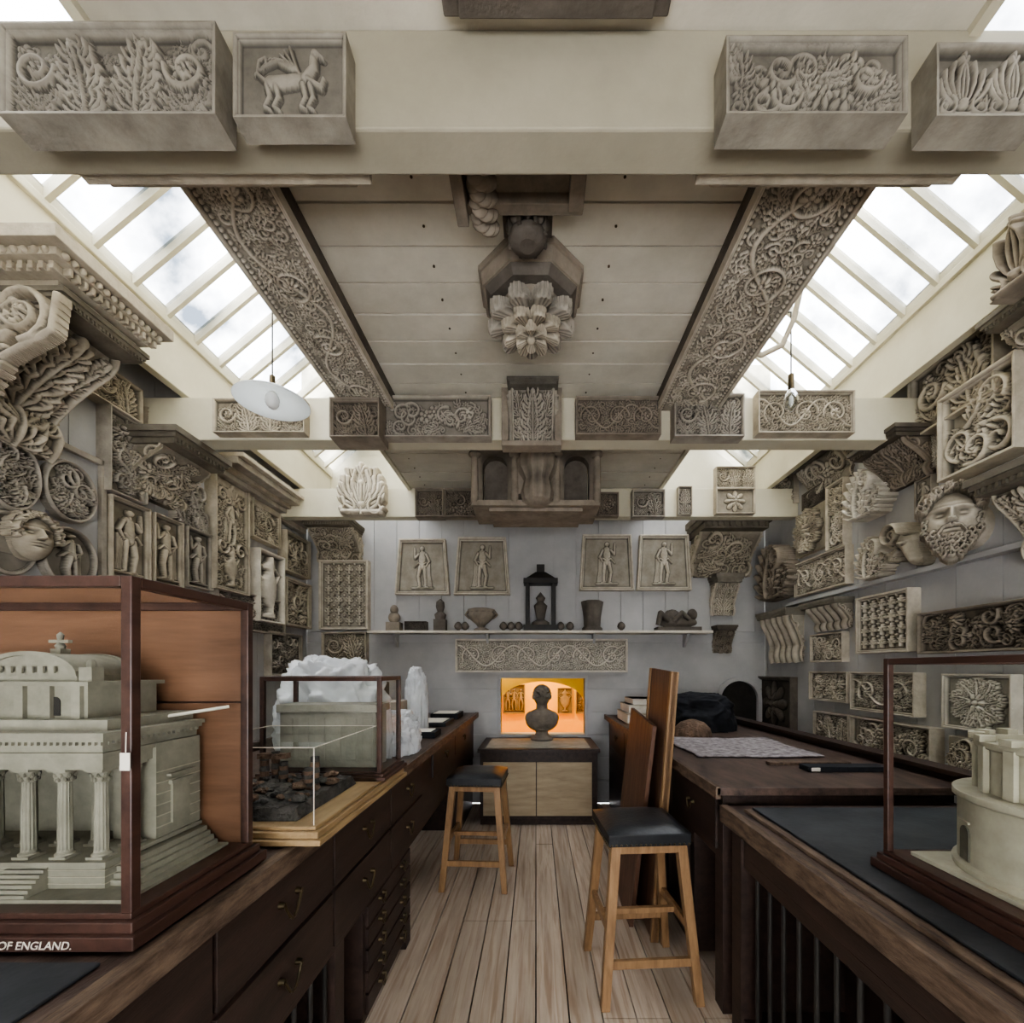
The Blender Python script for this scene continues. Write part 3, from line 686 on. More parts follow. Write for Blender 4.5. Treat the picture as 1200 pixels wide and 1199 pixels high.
# =============== beam 3 ===============
b3=4.1
bp('dentil_relief_block',487,520,573,606,b3,.1,'acanthus_row',P_BROWN,rd=.04)
bp('foliage_relief_panel',521,565,573,606,b3,.08,'foliage_big',P_BROWN,rd=.04)
bp('foliage_relief_panel',692,725,577,605,b3,.06,'foliage_big',P_BROWN,rd=.03)
bp('palmette_relief_panel',741,779,574,606,b3,.08,'acanthus_row',P_GREY,rd=.04)
bp('small_relief_tablet',795,811,570,603,b3,.05,'acanthus',P_GREY,rd=.03)
pl=PL_front(398,453,543,605,b3-.04); cutout('acanthus_antefix',(pl[0][:1]+(b3,)+pl[0][2:],)+pl[1:],lambda c,w,h,r:(c.palmette(w/2,h*.12,h*.82,r,9,1.0),c.leaf(w/2,0,math.pi/2,h*.6,w*.8,r,5),c.stroke([(w*.1,h*.06),(w*.9,h*.06)],h*.06,h*.06,r)),P_CREAM,.06,t=.05)
bp('rosette_relief_panel',839,885,547,572,b3,.06,'acanthus_row',P_WARM,rd=.03)
bp('rosette_relief_panel',839,885,572,602,b3,.06,'rosette',P_WARM,rd=.03)
mb=MB(); y0,y1=3.25,3.62; cxm=0.01
def arcbox(mb,x0,x1,y0,y1,z0,z1,mat):
    xm=(x0+x1)/2;r=(x1-x0)/2*.62
    poly=[(x0,z0),(xm-r,z0),(xm-r,z1-r*1.4)]+[(xm+r*math.cos(a),z1-r*1.4+r*math.sin(a)) for a in np.linspace(math.pi,0,12)][1:-1]+[(xm+r,z1-r*1.4),(xm+r,z0),(x1,z0),(x1,z1),(x0,z1)]
    mb.prism(poly,'y',y0,y1,mat)
mb.box(-.42,.42,y0,y1,2.98,3.06,P_BROWN); mb.box(-.38,.38,y0+.06,y1-.03,2.60,2.98,P_DARK)
for a,b_ in((-.44,-.15),(.15,.44)): arcbox(mb,a,b_,y0-.02,y0+.06,2.62,2.98,P_BROWN)
mb.box(-.15,.15,y0-.04,y0+.06,2.66,2.98,P_BROWN)
for x in(-.44,-.15,.15,.44):
    mb.cyl((x,y0-.03,2.60),(x,y0-.03,2.98),.028,.024,P_BROWN,12); mb.sphere((x,y0-.03,2.95),(.045,.04,.03),P_BROWN,12,6)
mb.lathe([(.0,2.56),(.06,2.57),(.1,2.6),(.11,2.66),(.09,2.75),(.13,2.82),(.14,2.9)],(cxm,y0-.05,0),P_BROWN,20,fl=lambda t,z:.08*math.cos(10*t))
mb.box(-.46,.46,y0-.05,y1,2.575,2.615,P_BROWN); mb.box(-.34,.34,y0,y1,2.55,2.58,P_BROWN)
mb.build('hanging_plaster_capital',.003)

# =============== LEFT WALL ===============
mb=MB(); O=PL_left(-60,116,500,690)
y0=O[0][1];y1=y0+O[4];z0=O[0][2];z1=z0+O[5]
mb.box(WL,WL+.02,y0,y1,z0,z1,WALLG)
for a in((y0,y0+.03),(y1-.03,y1)): mb.box(WL+.02,WL+.045,a[0],a[1],z0,z1,P_GREY)
mb.box(WL+.02,WL+.045,y0,y1,z1-.03,z1,P_GREY); mb.box(WL+.02,WL+.045,y0,y1,z0,z0+.03,P_GREY); mb.build('medallion_frame_board',.003)
def off(pl,n):
    O=Vector(pl[0])+Vector(pl[3])*n; return (tuple(O),)+tuple(pl[1:])
for a,b_,c_,d_,st in((-30,44,508,598,'foliage_big'),(46,110,540,612,'foliage_big'),(44,110,617,690,'figure')):
    panel('round_medallion_relief',off(PL_left(a,b_,c_,d_,proj=.04),.02),st,P_GREY,t=.02,rd=.045,round_=True)
panel('round_medallion_relief',off(PL_left(-26,44,598,674,proj=.04),.02),'plain',P_GREY,t=.012,rd=.03,round_=True)
head3d('classical_mask_head',(WL+.04,2.07,zat(636,2.07)),math.radians(-12),.115,.11,P_WARM,.02,False,3)
panel('carved_pilaster_relief',PL_left(123,167,487,583,.05),'foliage_big',P_GREY,t=.04,rd=.045)
console('plaster_console_bracket',PL_left(180,236,520,588,.18),.30,P_WARM,'foliage',aba=.25,proj=.05)
for a,b_,c_,d_ in((125,171,588,680),(176,210,607,686),(215,245,622,690)): panel('figure_relief_panel',PL_left(a,b_,c_,d_,.03),'figure',P_WARM if a<200 else P_GREY,t=.025,rd=.04)
panel('scroll_relief_fragment',PL_left(206,243,565,618,.05),'foliage_big',P_GREY,t=.03,rd=.05,frame=False)
panel('carved_slab_relief',PL_left(249,289,560,694,.06),'candelabra',P_WARM,t=.05,rd=.04)
panel('foliage_relief_panel',PL_left(293,326,584,636,.04),'foliage_big',P_WARM,t=.03,rd=.04)
panel('urn_relief_panel',PL_left(298,328,648,730,.05),'urn',P_WHITE,t=.03,rd=.07)
panel('foliage_relief_panel',PL_left(333,361,628,674,.06),'foliage_big',P_WARM,t=.04,rd=.05)
panel('frieze_relief_panel',PL_left(333,362,681,735,.06),'foliage_big',P_WARM,t=.04,rd=.05)
panel('frieze_relief_panel',PL_left(98,160,436,478,.04),'acanthus_row',P_WARM,t=.04,rd=.04)
panel('small_relief_tablet',PL_left(313,350,742,792,.03),'foliage',P_GREY,t=.03)
panel('frieze_relief_panel',PL_left(170,240,500,522,.03),'frieze',P_WARM,t=.03)
panel('frieze_relief_panel',PL_left(250,330,696,740,.03),'frieze',P_GREY,t=.03)
pl=PL_left(240,352,528,572); mb=MB(); y0=pl[0][1];y1=min(4.68,y0+pl[4]); z=2.78
CQ=((.06,.05),(.12,.04),(.16,.03),(.24,.05),(.28,.03))
for k,(o,h_) in enumerate(CQ):
    zz=z+sum(q[1] for q in CQ[:k]); mb.box(WL,WL+o,y0,y1,zz,zz+h_,P_GREY if k%2 else P_WARM)
mb.build('plaster_cornice_length',.004)
pl=((WL,1.80,2.40),(0,1,0),(0,0,1),(1,0,0),.34,.52)
console('corinthian_cornice_bracket',pl,.50,P_WARM,'acanthus',aba=.10,proj=.03,rd=.05)
mb=MB(); zb=2.92
for o,z0,z1 in((.02,0,.03),(.06,.03,.06),(.10,.06,.09),(.14,.09,.14)):
    mb.box(WL,-1.92+o,1.80-o,2.12+o*.6,zb+z0,zb+z1,P_WARM)
for k in range(14):
    mb.box(-1.86,-1.83,1.76+.03*k,1.775+.03*k,zb+.03,zb+.06,P_WARM); mb.box(-2.4+.04*k,-2.38+.04*k,1.725,1.745,zb+.03,zb+.06,P_WARM)
    mb.sphere((-1.815,1.73+.033*k,zb+.075),(.014,.013,.014),P_WARM,8,6); mb.sphere((-2.38+.04*k,1.70,zb+.075),(.015,.014,.014),P_WARM,8,6)
mb.build('moulded_cornice_block',.003)
pl=((WL+.02,1.80,2.42),(1,0,0),(0,0,1),(0,-1,0),.52,.50)
def bigside(c,w,h,r):
    c.spiral(w*.70,h*.76,w*.22,-1.5,1.7,1,w*.035,r); c.rosette(w*.70,h*.76,w*.07,6,r)
    c.leaf(w*.08,h*.05,1.15,h*1.0,w*.34,r,8,-.55); c.leaf(w*.12,h*.55,.9,h*.5,w*.25,r*.9,5,-.6)
    c.stroke([(0,h*.05),(w*.25,h*.12),(w*.5,h*.38),(w*.93,h*.62),(w*.97,h*.9)],w*.03,w*.03,r*.8,r*.8)
    c.leaf(w*.15,h*.1,.6,h*.5,w*.22,r*.8,5,.3); c.stroke([(w*.02,h*.1),(w*.02,h*.95)],w*.04,w*.04,r*.6,r*.6)
cutout('acanthus_volute_carving',pl,bigside,P_WARM,.05,t=.02,res=.004)

# =============== RIGHT WALL ===============
panel('frieze_relief_panel',PL_right(1072,1176,405,488,.06),'acanthus_row',P_WARM,t=.06,rd=.05)
panel('small_relief_tablet',PL_right(1085,1101,498,548,.03),'foliage_big',P_WHITE,t=.03)
panel('foliage_relief_panel',PL_right(1104,1196,440,545,.1),'foliage_big',P_CREAM,t=.06,rd=.07)
console('carved_corbel_bracket',PL_right(1166,1240,545,650,.2),.26,P_WARM,'acanthus',aba=.22,proj=.05)
console('carved_corbel_bracket',PL_right(1172,1250,345,420,.2),.24,P_WARM,'foliage',aba=.2,proj=.04)
console('plaster_console_bracket',PL_right(1018,1066,515,567,.16),.24,P_BROWN,'acanthus',aba=.22,proj=.04)
console('plaster_console_bracket',PL_right(938,985,530,572,.1),.16,P_GREY,'foliage',aba=.2,proj=.03)
head3d('bearded_god_head',(WR-.12,2.46,zat(620,2.40)),math.radians(180+48),.185,.20,P_CREAM,.05,True,5)
mb=MB(); mb.cyl((WR,2.46,zat(615,2.4)),(WR-.13,2.46,zat(615,2.4)),.12,.11,P_CREAM,20); mb.build('head_wall_mount')
panel('small_relief_tablet',PL_right(897,930,556,600,.05),'foliage_big',P_WARM,t=.05,frame=False)
panel('carved_pilaster_relief',PL_right(973,994,565,642,.03),'foliage_big',P_CREAM,t=.03,rd=.04)
panel('dark_relief_tablet',PL_right(942,968,572,593,.03),'foliage',P_DARK,t=.03)
panel('rosette_relief_panel',PL_right(930,964,596,648,.06),'eagle',P_WARM,t=.04,rd=.06,frame=False)
def curlfrag(c,w,h,r):
    c.leaf(w*.35,h*.05,math.pi/2+.15,h*.8,w*.55,r,7,-.9)
    c.leaf(w*.5,h*.05,math.pi/2-.5,h*.55,w*.35,r*.8,5,-.9)
    c.spiral(w*.64,h*.72,min(w,h)*.22,-1.6,1.3,1,min(w,h)*.05,r*1.1)
    c.stroke([(w*.2,h*.06),(w*.8,h*.06)],h*.06,h*.06,r*.7)
cutout('acanthus_scroll_fragment',PL_right(990,1032,550,606,.12),curlfrag,P_WHITE,.10,t=.06)
cutout('acanthus_scroll_fragment',PL_right(1003,1037,628,678,.1),curlfrag,P_CREAM,.08,t=.05)
def ram(c,w,h,r):
    c.stroke([(w*.35,h*.72),(w*.55,h*.5),(w*.72,h*.2)],w*.24,w*.12,r*.85,r*.7)
    c.spiral(w*.36,h*.68,w*.25,0,1.6,1,w*.055,r*1.2); c.dot(w*.60,h*.50,w*.05,r*1.1)
    for k in range(9): c.spiral(w*(.2+.05*(k%3)),h*(.3+.12*(k//3)),w*.07,k,1,1,w*.03,r*.7)
cutout('ram_head_fragment',PL_right(1038,1086,604,672,.1),ram,P_WARM,.12,t=.05)
panel('frieze_relief_panel',PL_right(935,996,650,692,.03),'frieze',P_CREAM,t=.03,rd=.035)
mb=MB(); zl=zat(703,3.9); mb.box(WR-.07,WR,1.2,4.2,zl-.02,zl+.01,WALLG); mb.build('wall_ledge',.003)
panel('lattice_relief_panel',PL_right(1008,1070,695,765,.05),'lattice',P_CREAM,t=.05,rd=.035)
panel('frieze_relief_panel',PL_right(1083,1215,710,764,.05),'foliage_big',P_BROWN,t=.05,rd=.045)
console('plaster_console_bracket',PL_right(948,987,704,738,.08),.14,P_CREAM,'flutes',aba=.2,proj=.02)
panel('foliage_relief_panel',PL_right(953,991,742,776,.03),'foliage_big',P_CREAM,t=.03)
panel('foliage_relief_panel',PL_right(953,998,787,822,.04),'foliage_big',P_CREAM,t=.04,rd=.04)
panel('scroll_relief_panel',PL_right(1002,1078,788,836,.04),'frieze',P_CREAM,t=.04,rd=.04)
panel('star_relief_panel',PL_right(1109,1192,790,858,.03),'eagle',P_WHITE,t=.03,rd=.03)
panel('foliage_relief_panel',PL_right(957,998,836,872,.04),'acanthus_row',P_CREAM,t=.04)
panel('foliage_relief_panel',PL_right(1001,1042,842,886,.04),'foliage_big',P_CREAM,t=.04)
panel('foliage_relief_panel',PL_right(1046,1097,850,905,.05),'foliage_big',P_CREAM,t=.05)
panel('foliage_relief_fragment',PL_right(1112,1165,866,915,.06),'foliage_big',P_WARM,t=.06,frame=False)
panel('small_relief_tablet',PL_right(1074,1094,560,605,.03),'figure',P_GREY,t=.03)
cutout('shell_palmette_fragment',PL_right(1166,1222,245,335,.25+.1,at=2.15),lambda c,w,h,r:(c.palmette(w*.5,h*.1,h*.8,r,9,1.3),c.stroke([(w*.1,h*.05),(w*.9,h*.05)],h*.06,h*.06,r)),P_BROWN,.08,t=.06)
console('carved_console_bracket',PL_right(898,932,716,776,.08),.16,P_CREAM,'flutes',aba=.14,proj=.02)
cutout('acanthus_scroll_fragment',PL_right(890,930,638,702,.1),curlfrag,P_BROWN,.12,t=.06)
panel('arched_relief_frame',PL_right(889,931,793,856,.03),'rosette',P_DARK,t=.03)
mb=MB()
X0,X1=xat(843,YB),xat(886,YB)
r=(X1-X0)/2;xm=(X0+X1)/2; zb=zat(845,YB); zt=zat(798,YB)
outer=[(X0-.04,zb)]+[(xm+(r+.04)*math.cos(a),zt-r+(r+.04)*math.sin(a)) for a in np.linspace(math.pi,0,18)]+[(X1+.04,zb)]
inner=[(X1,zb)]+[(xm+r*math.cos(a),zt-r+r*math.sin(a)) for a in np.linspace(0,math.pi,18)]+[(X0,zb)]
mb.prism(outer+inner,'y',YB-.05,YB,WALLG); mb.prism([(p[0],p[1]) for p in reversed(inner)],'y',YB-.006,YB,IRON); mb.build('arched_wall_opening')  # flat black panel painted as the opening's darkness; the wall is uncut

# =============== BACK WALL ===============
for a,b_,c_,d_ in((463,527,632,697),(532,598,630,697),(679,743,627,692),(746,810,627,692)):
    panel('figure_relief_panel',PF(a,b_,c_,d_,.05),'figure',P_CREAM,t=.04,trap=.16 if a<600 else .12,rd=.035)
panel('tall_scroll_relief',PF(375,432,657,738,.06),'lattice',P_CREAM,t=.05,rd=.04)
panel('relief_fragment',PF(378,430,741,776,.06),'acanthus_row',P_WARM,t=.05,rd=.04)
panel('long_frieze_relief',PF(534,735,749,788,.07),'frieze',P_WHITE,t=.06,rd=.035,res=.005)
console('corner_capital_bracket',PF(822,890,604,670,.3),.42,P_WARM,'foliage',aba=.3,proj=.06)
console('plaster_console_bracket',PF(838,864,674,720,.12),.2,P_CREAM,'acanthus',aba=.22,proj=.03)
console('small_flower_bracket',PF(840,860,733,765,.1),.14,P_BROWN,'foliage',aba=.2,proj=.02)
console('lion_bracket',PF(366,415,612,655,.2),.34,P_WARM,'foliage',aba=.2,proj=.03)
SZ=zat(740,4.6); mb=MB(); mb.box(xat(433,4.55),xat(833,4.55),4.48,4.70,SZ-.025,SZ,P_WHITE)
for x in(-1.45,-.5,.6,1.55): mb.prism([(4.70,SZ-.025),(4.70,SZ-.16),(4.67,SZ-.16),(4.55,SZ-.025)],'x',x-.012,x+.012,WALLG)
mb.build('wall_shelf',.003)
sy=4.59
def sx_(px): return xat(px,sy)
def pinecone(px,s=.05):
    mb=MB(); mb.lathe([(.2*s,0),(.5*s,.05*s),(.3*s,.3*s),(.75*s,.7*s),(.9*s,1.1*s),(.7*s,1.7*s),(.3*s,2.1*s),(.02*s,2.2*s)],(sx_(px),sy,SZ),P_DARK,20,fl=lambda t,z:.08*math.cos(8*t+z*200)); mb.build('pinecone_finial')
for px in(537,545,590,599,608,657,668,728): pinecone(px,.045)
mb=MB(); mb.box(sx_(454),sx_(470),sy-.06,sy+.06,SZ,SZ+.09,P_BROWN); mb.sphere((sx_(462),sy,SZ+.14),(.06,.05,.06),P_BROWN); mb.sphere((sx_(462),sy,SZ+.22),(.04,.045,.05),P_BROWN); mb.build('small_bust_ornament',.004)
panel('small_relief_tablet',((sx_(475),sy+.06,SZ),(1,0,0),(0,0,1),(0,-1,0),.22,.1),'foliage',P_DARK,t=.08)
mb=MB(); mb.box(sx_(509),sx_(523),sy-.05,sy+.05,SZ,SZ+.12,P_DARK); mb.lathe([(.05,.12),(.06,.17),(.03,.2),(.045,.25),(.04,.3),(.005,.33)],(sx_(516),sy,SZ),P_DARK,16); mb.build('small_stone_figurine',.003)
mb=MB(); mb.lathe([(.07,0),(.075,.02),(.03,.04),(.05,.07),(.12,.13),(.135,.18),(.12,.19),(.14,.22),(.1,.23)],(sx_(564),sy,SZ),P_BROWN,24,fl=lambda t,z:.04*math.cos(12*t) if z<.19 else 0)
for s_ in(-1,1): mb.tube([(sx_(564)+s_*.12,sy,SZ+.13),(sx_(564)+s_*.16,sy,SZ+.17),(sx_(564)+s_*.13,sy,SZ+.21)],.012,P_BROWN)
mb.build('two_handled_urn')
mb=MB(); a,b_=sx_(616),sx_(651)
mb.box(a-.02,b_+.02,sy-.09,sy+.09,SZ,SZ+.06,IRON)
for x in(a,b_-.04): mb.box(x,x+.04,sy-.07,sy-.03,SZ+.06,SZ+.48,IRON); mb.box(x,x+.04,sy+.03,sy+.07,SZ+.06,SZ+.48,IRON)
mb.box(a-.02,b_+.02,sy-.09,sy+.09,SZ+.48,SZ+.53,IRON); mb.frust(((a+b_)/2,sy),(.15,.08),(.05,.04),SZ+.53,SZ+.6,IRON); mb.box((a+b_)/2-.04,(a+b_)/2+.04,sy-.03,sy+.03,SZ+.6,SZ+.68,IRON)
mb.lathe([(.09,.06),(.09,.09),(.04,.12),(.055,.2),(.07,.26),(.03,.3),(.05,.34),(.002,.4)],((a+b_)/2,sy,SZ),P_DARK,16)
mb.build('dark_tabernacle_stand',.003)
mb=MB(); mb.lathe([(.1,0),(.1,.03),(.08,.05),(.085,.15),(.1,.25),(.11,.3),(.09,.31)],(sx_(694),sy,SZ),P_DARK,20,fl=lambda t,z:.05*math.cos(6*t)); mb.build('dark_fluted_vase')
mb=MB(); c0=sx_(794)
mb.box(c0-.22,c0+.22,sy-.08,sy+.08,SZ,SZ+.04,P_DARK); mb.sphere((c0,sy,SZ+.09),(.2,.06,.06),P_DARK,nz=.1); mb.sphere((c0+.15,sy,SZ+.17),(.05,.05,.06),P_DARK); mb.sphere((c0-.06,sy,SZ+.15),(.09,.05,.07),P_DARK,nz=.15); mb.tube([(c0-.1,sy-.04,SZ+.1),(c0-.19,sy-.06,SZ+.18),(c0-.21,sy-.05,SZ+.06)],.028,P_DARK)
mb.tube([(c0+.1,sy-.05,SZ+.12),(c0+.02,sy-.08,SZ+.18),(c0-.05,sy-.06,SZ+.1)],.025,P_DARK); mb.build('reclining_figure_sculpture')

CT=.69; mb=MB(); xa,xb=xat(562,4.0),xat(706,4.0)
mb.box(xa-.02,xb-.02,4.0,YB-.002,CT-.03,CT,DESKW); mb.box(xa,xb-.04,4.03,YB-.01,.06,CT-.03,DESKW)
for a,b_ in((xat(566,4),-.0),(.008,xat(694,4))): mb.box(a,b_,4.01,4.03,.09,CT-.12,PLYW)
mb.box(xa,xb-.04,4.05,YB-.01,0,.06,DESKW)
mb.box(xa+.05,xb-.1,4.05,4.6,CT,CT+.006,SLABG)
mb.build('window_counter_cupboard',.003)
mb=MB(); bx,by=xat(635,4.5),4.5; z=CT+.006
mb.lathe([(.11,0),(.115,.02),(.07,.05),(.06,.09),(.09,.11)],(bx,by,z),P_BROWN,24)
mb.sphere((bx,by,z+.2),(.165,.1,.12),P_BROWN); mb.sphere((bx-.1,by,z+.22),(.07,.07,.07),P_BROWN); mb.sphere((bx+.1,by,z+.22),(.07,.07,.07),P_BROWN)
mb.cyl((bx,by,z+.26),(bx,by,z+.38),.062,.055,P_BROWN); mb.sphere((bx,by,z+.44),(.082,.095,.105),P_BROWN)
mb.sphere((bx-.085,by,z+.43),(.014,.02,.025),P_BROWN); mb.sphere((bx+.085,by,z+.43),(.014,.02,.025),P_BROWN)
for k in range(90):
    a=random.uniform(0,6.28); ph=random.uniform(-.2,1.5)
    mb.sphere((bx+.083*math.cos(ph)*math.cos(a),by+.096*math.cos(ph)*math.sin(a),z+.44+.105*math.sin(ph)),(.018,.018,.016),P_BROWN,8,6)
o=mb.build('classical_bust')
BUSTM=noise_mat('bust_stone',(.12,.10,.08),(.22,.19,.155),8); o.data.materials.clear(); o.data.materials.append(BUSTM)
r=o.modifiers.new('r','REMESH'); r.mode='VOXEL'; r.voxel_size=.006; r.use_smooth_shade=True

# =============== DESKS ===============
def ring_handle(mb,x,y,z,nx,s=.05):
    for dy in(-s*.6,s*.6): mb.cyl((x,y+dy,z),(x+nx*.015,y+dy,z),.009,.007,BRASS,10)
    pts=[(x+nx*.014,y-s*.6+s*1.2*t,z-s*.75*math.sin(math.pi*t)) for t in np.linspace(0,1,8)]; mb.tube(pts,.0045,BRASS,6)
def drawer(mb,x,nx,y0,y1,z0,z1,handles=1,mat=DESKW,s=.05):
    a,b_=sorted((x,x+nx*.012)); mb.box(a,b_,y0+.006,y1-.006,z0+.005,z1-.005,mat)
    for k in range(handles): ring_handle(mb,x+nx*.012,y0+(y1-y0)*(k+.5)/handles,(z0+z1)/2+.015,nx,s)
DX=-.63
mb=MB()
mb.box(-1.55,DX+.02,-.4,YB-.01,.92,.95,DESKT); mb.box(DX+.0,DX+.03,-.4,YB-.01,.905,.955,EDGEW)
mb.box(-1.5,DX-.012,-.38,4.6,.50,.92,DESKW)
for y0,y1 in((-.3,.35),(.35,.88),(.88,1.4),(1.4,1.95),(1.95,2.5)):
    drawer(mb,DX-.012,1,y0,y1,.715,.895,s=.065); drawer(mb,DX-.012,1,y0,y1,.525,.71,s=.065)
drawer(mb,DX-.012,1,2.75,3.5,.73,.895,1); drawer(mb,DX-.012,1,3.5,4.3,.73,.895,1)
mb.box(-1.5,DX-.02,1.68,2.3,.06,.5,DESKW)
for k in range(5): drawer(mb,DX-.02,1,1.7,2.28,.08+.084*k,.08+.084*(k+1),2,s=.04)
for y in np.arange(-.2,1.6,.09): mb.cyl((DX-.04,y,.08),(DX-.04,y,.5),.008,.008,IRON,8)
for y in(-.3,.65,1.45): mb.box(DX-.07,DX-.02,y,y+.07,0,.5,DESKW)
mb.box(-1.5,DX-.02,-.38,1.68,.05,.09,DESKW); mb.box(-1.5,-1.46,-.38,4.6,0,.5,DESKW); mb.box(-1.5,DX-.05,-.4,-.38,.0,.5,DESKW)
mb.box(DX-.1,DX-.02,2.24,2.32,0,.08,DESKW)
mb.box(-1.4,DX-.02,3.9,4.6,0,.5,DESKW); mb.box(-1.58,-1.55,-.4,4.6,.90,1.0,DESKW)
mb.build('drafting_counter',.002)
mb=MB()
mb.box(.72,1.75,1.78,YB-.01,.90,.93,DESKT); mb.box(.715,.735,1.78,YB-.01,.885,.935,EDGEW)
mb.box(.76,1.7,1.82,4.65,.62,.90,DESKW)
for y0,y1 in((1.86,2.45),(2.45,3.1),(3.1,3.8),(3.8,4.5)): drawer(mb,.76,-1,y0,y1,.65,.87)
mb.box(.76,1.7,2.15,2.85,.05,.62,DESKW); mb.box(.74,.76,2.2,2.5,.1,.58,DESKW); mb.box(.74,.76,2.53,2.82,.1,.58,DESKW)
mb.box(.76,1.7,3.6,4.65,0,.62,DESKW); mb.box(.76,.84,1.82,1.90,0,.62,DESKW); mb.box(1.66,1.70,-.3,4.65,0,.86,DESKW)
mb.box(1.75,1.79,.9,4.65,.88,.96,DESKW); mb.box(1.72,1.82,.9,4.65,.96,.98,DESKW)
mb.box(.74,1.75,-.4,1.78,.83,.86,DESKT); mb.box(.73,.76,-.4,1.78,.80,.865,EDGEW); mb.box(.79,.815,-.4,1.70,.86,.872,EDGEW)
mb.box(.78,1.7,-.38,1.76,.70,.83,DESKW)
mb.box(.77,.85,1.68,1.76,0,.83,DESKW); mb.box(.77,.85,.75,.82,0,.7,DESKW); mb.box(.77,.83,.05,.1,0,.7,DESKW); mb.box(.78,.84,-.38,1.7,.03,.09,DESKW); mb.box(.78,.82,-.38,1.7,.655,.70,DESKW)
mb.box(.84,1.66,-.38,1.76,.04,.07,DESKW); mb.box(1.2,1.23,-.38,1.76,.07,.7,DESKW); mb.box(.80,1.7,-.4,-.38,.03,.7,DESKW); mb.box(.85,1.66,1.74,1.76,.07,.7,DESKW)
for y in np.arange(0.0,1.66,.085): mb.cyl((.80,y,.08),(.80,y,.66),.008,.008,IRON,8)
mb.build('plan_chest_desk',.002)
mb=MB(); mb.box(.835,1.72,-.2,1.73,.861,.869,SLATE); mb.build('leather_desk_mat',.002)
mb=MB(); mb.box(-1.3,-.66,.2,.68,.951,.957,SLATE); mb.build('leather_desk_mat',.002)

# =============== STOOLS ===============
def stool(name,cx,cy,rot,hs=.73,sw=.178,ft=.2):
    e=empty(name,(cx,cy,0)); R=Matrix.Rotation(rot,4,'Z')
    T=Matrix.Translation((cx,cy,0))@R
    mb=MB(); n=16;vs=[];fs=[]
    for j in range(n+1):
        for i in range(n+1):
            u=-1+2*i/n;v=-1+2*j/n; vs.append((u*sw,v*sw,hs-.022+.026*(1-abs(u)**5)*(1-abs(v)**5)))
    fs=[(j*(n+1)+i,j*(n+1)+i+1,(j+1)*(n+1)+i+1,(j+1)*(n+1)+i) for j in range(n) for i in range(n)]
    mb.add(vs,fs,LEATH,True,T); mb.box(-sw,sw,-sw,sw,hs-.075,hs-.022,LEATH,T)
    mb.build('seat_cushion',.006,e)
    mb=MB(); k=17
    for i in range(k):
        t=-sw+.012+(2*sw-.024)*i/(k-1)
        for p in((t,-sw-.001),(t,sw+.001),(-sw-.001,t),(sw+.001,t)): mb.sphere((p[0],p[1],hs-.066),(.005,.005,.005),BRASS,8,6,M=T)
    mb.build('nail_studs',0,e)
    mb=MB(); mb.box(-sw+.015,sw-.015,-sw+.015,sw-.015,hs-.11,hs-.075,OAK,T); mb.build('seat_rail',.003,e)
    mb=MB(); top=sw-.035; lw=.018
    for a in(-1,1):
        for b_ in(-1,1):
            z0,z1=0,hs-.08
            vs=[(a*ft+dx,b_*ft+dy,z0) for dx,dy in((-lw,-lw),(lw,-lw),(lw,lw),(-lw,lw))]+[(a*top+dx*1.15,b_*top+dy*1.15,z1) for dx,dy in((-lw,-lw),(lw,-lw),(lw,lw),(-lw,lw))]
            mb.add(vs,[(3,2,1,0),(4,5,6,7),(0,1,5,4),(1,2,6,5),(2,3,7,6),(3,0,4,7)],OAK,False,T)
    mb.build('legs',.002,e)
    mb=MB()
    def at(z): return ft+(top-ft)*z/(hs-.08)
    for b_ in(-1,1):
        q=at(.17); mb.box(-q,q,b_*q-.01,b_*q+.01,.155,.19,OAK,T)
        q=at(.30); mb.box(b_*q-.01,b_*q+.01,-q,q,.285,.32,OAK,T)
    mb.box(-at(.17),at(.17),-.012,.012,.285,.31,OAK,T)
    mb.build('stretchers',.002,e)
stool('wooden_stool',.47,2.06,math.radians(4)); stool('wooden_stool',-.385,3.02,math.radians(-3))

def lean(base,top,w,t,mat):
    b0=Vector(base);t0=Vector(top);d=(t0-b0);L=d.length;z=d.normalized();x=Vector((0,1,0))
    n=z.cross(x).normalized(); x=n.cross(z).normalized()*-1
    M=Matrix(((n.x,x.x,z.x,b0.x),(n.y,x.y,z.y,b0.y),(n.z,x.z,z.z,b0.z),(0,0,0,1)))
    mb=MB(); mb.box(-t/2,t/2,-w/2,w/2,0,L,mat,M); return mb,M,L
mb,M,L=lean((.61,2.52,.004),(.695,2.45,1.40),.44,.025,BOARDW); mb.box(-.020,.020,-.22,-.19,0,L,OAK,M); mb.box(-.020,.020,.19,.22,0,L,OAK,M); mb.build('leaning_wooden_board',.003)
mb,M,L=lean((.52,2.72,.004),(.625,2.62,1.13),.56,.022,BOARDW); mb.build('leaning_wooden_board',.003)

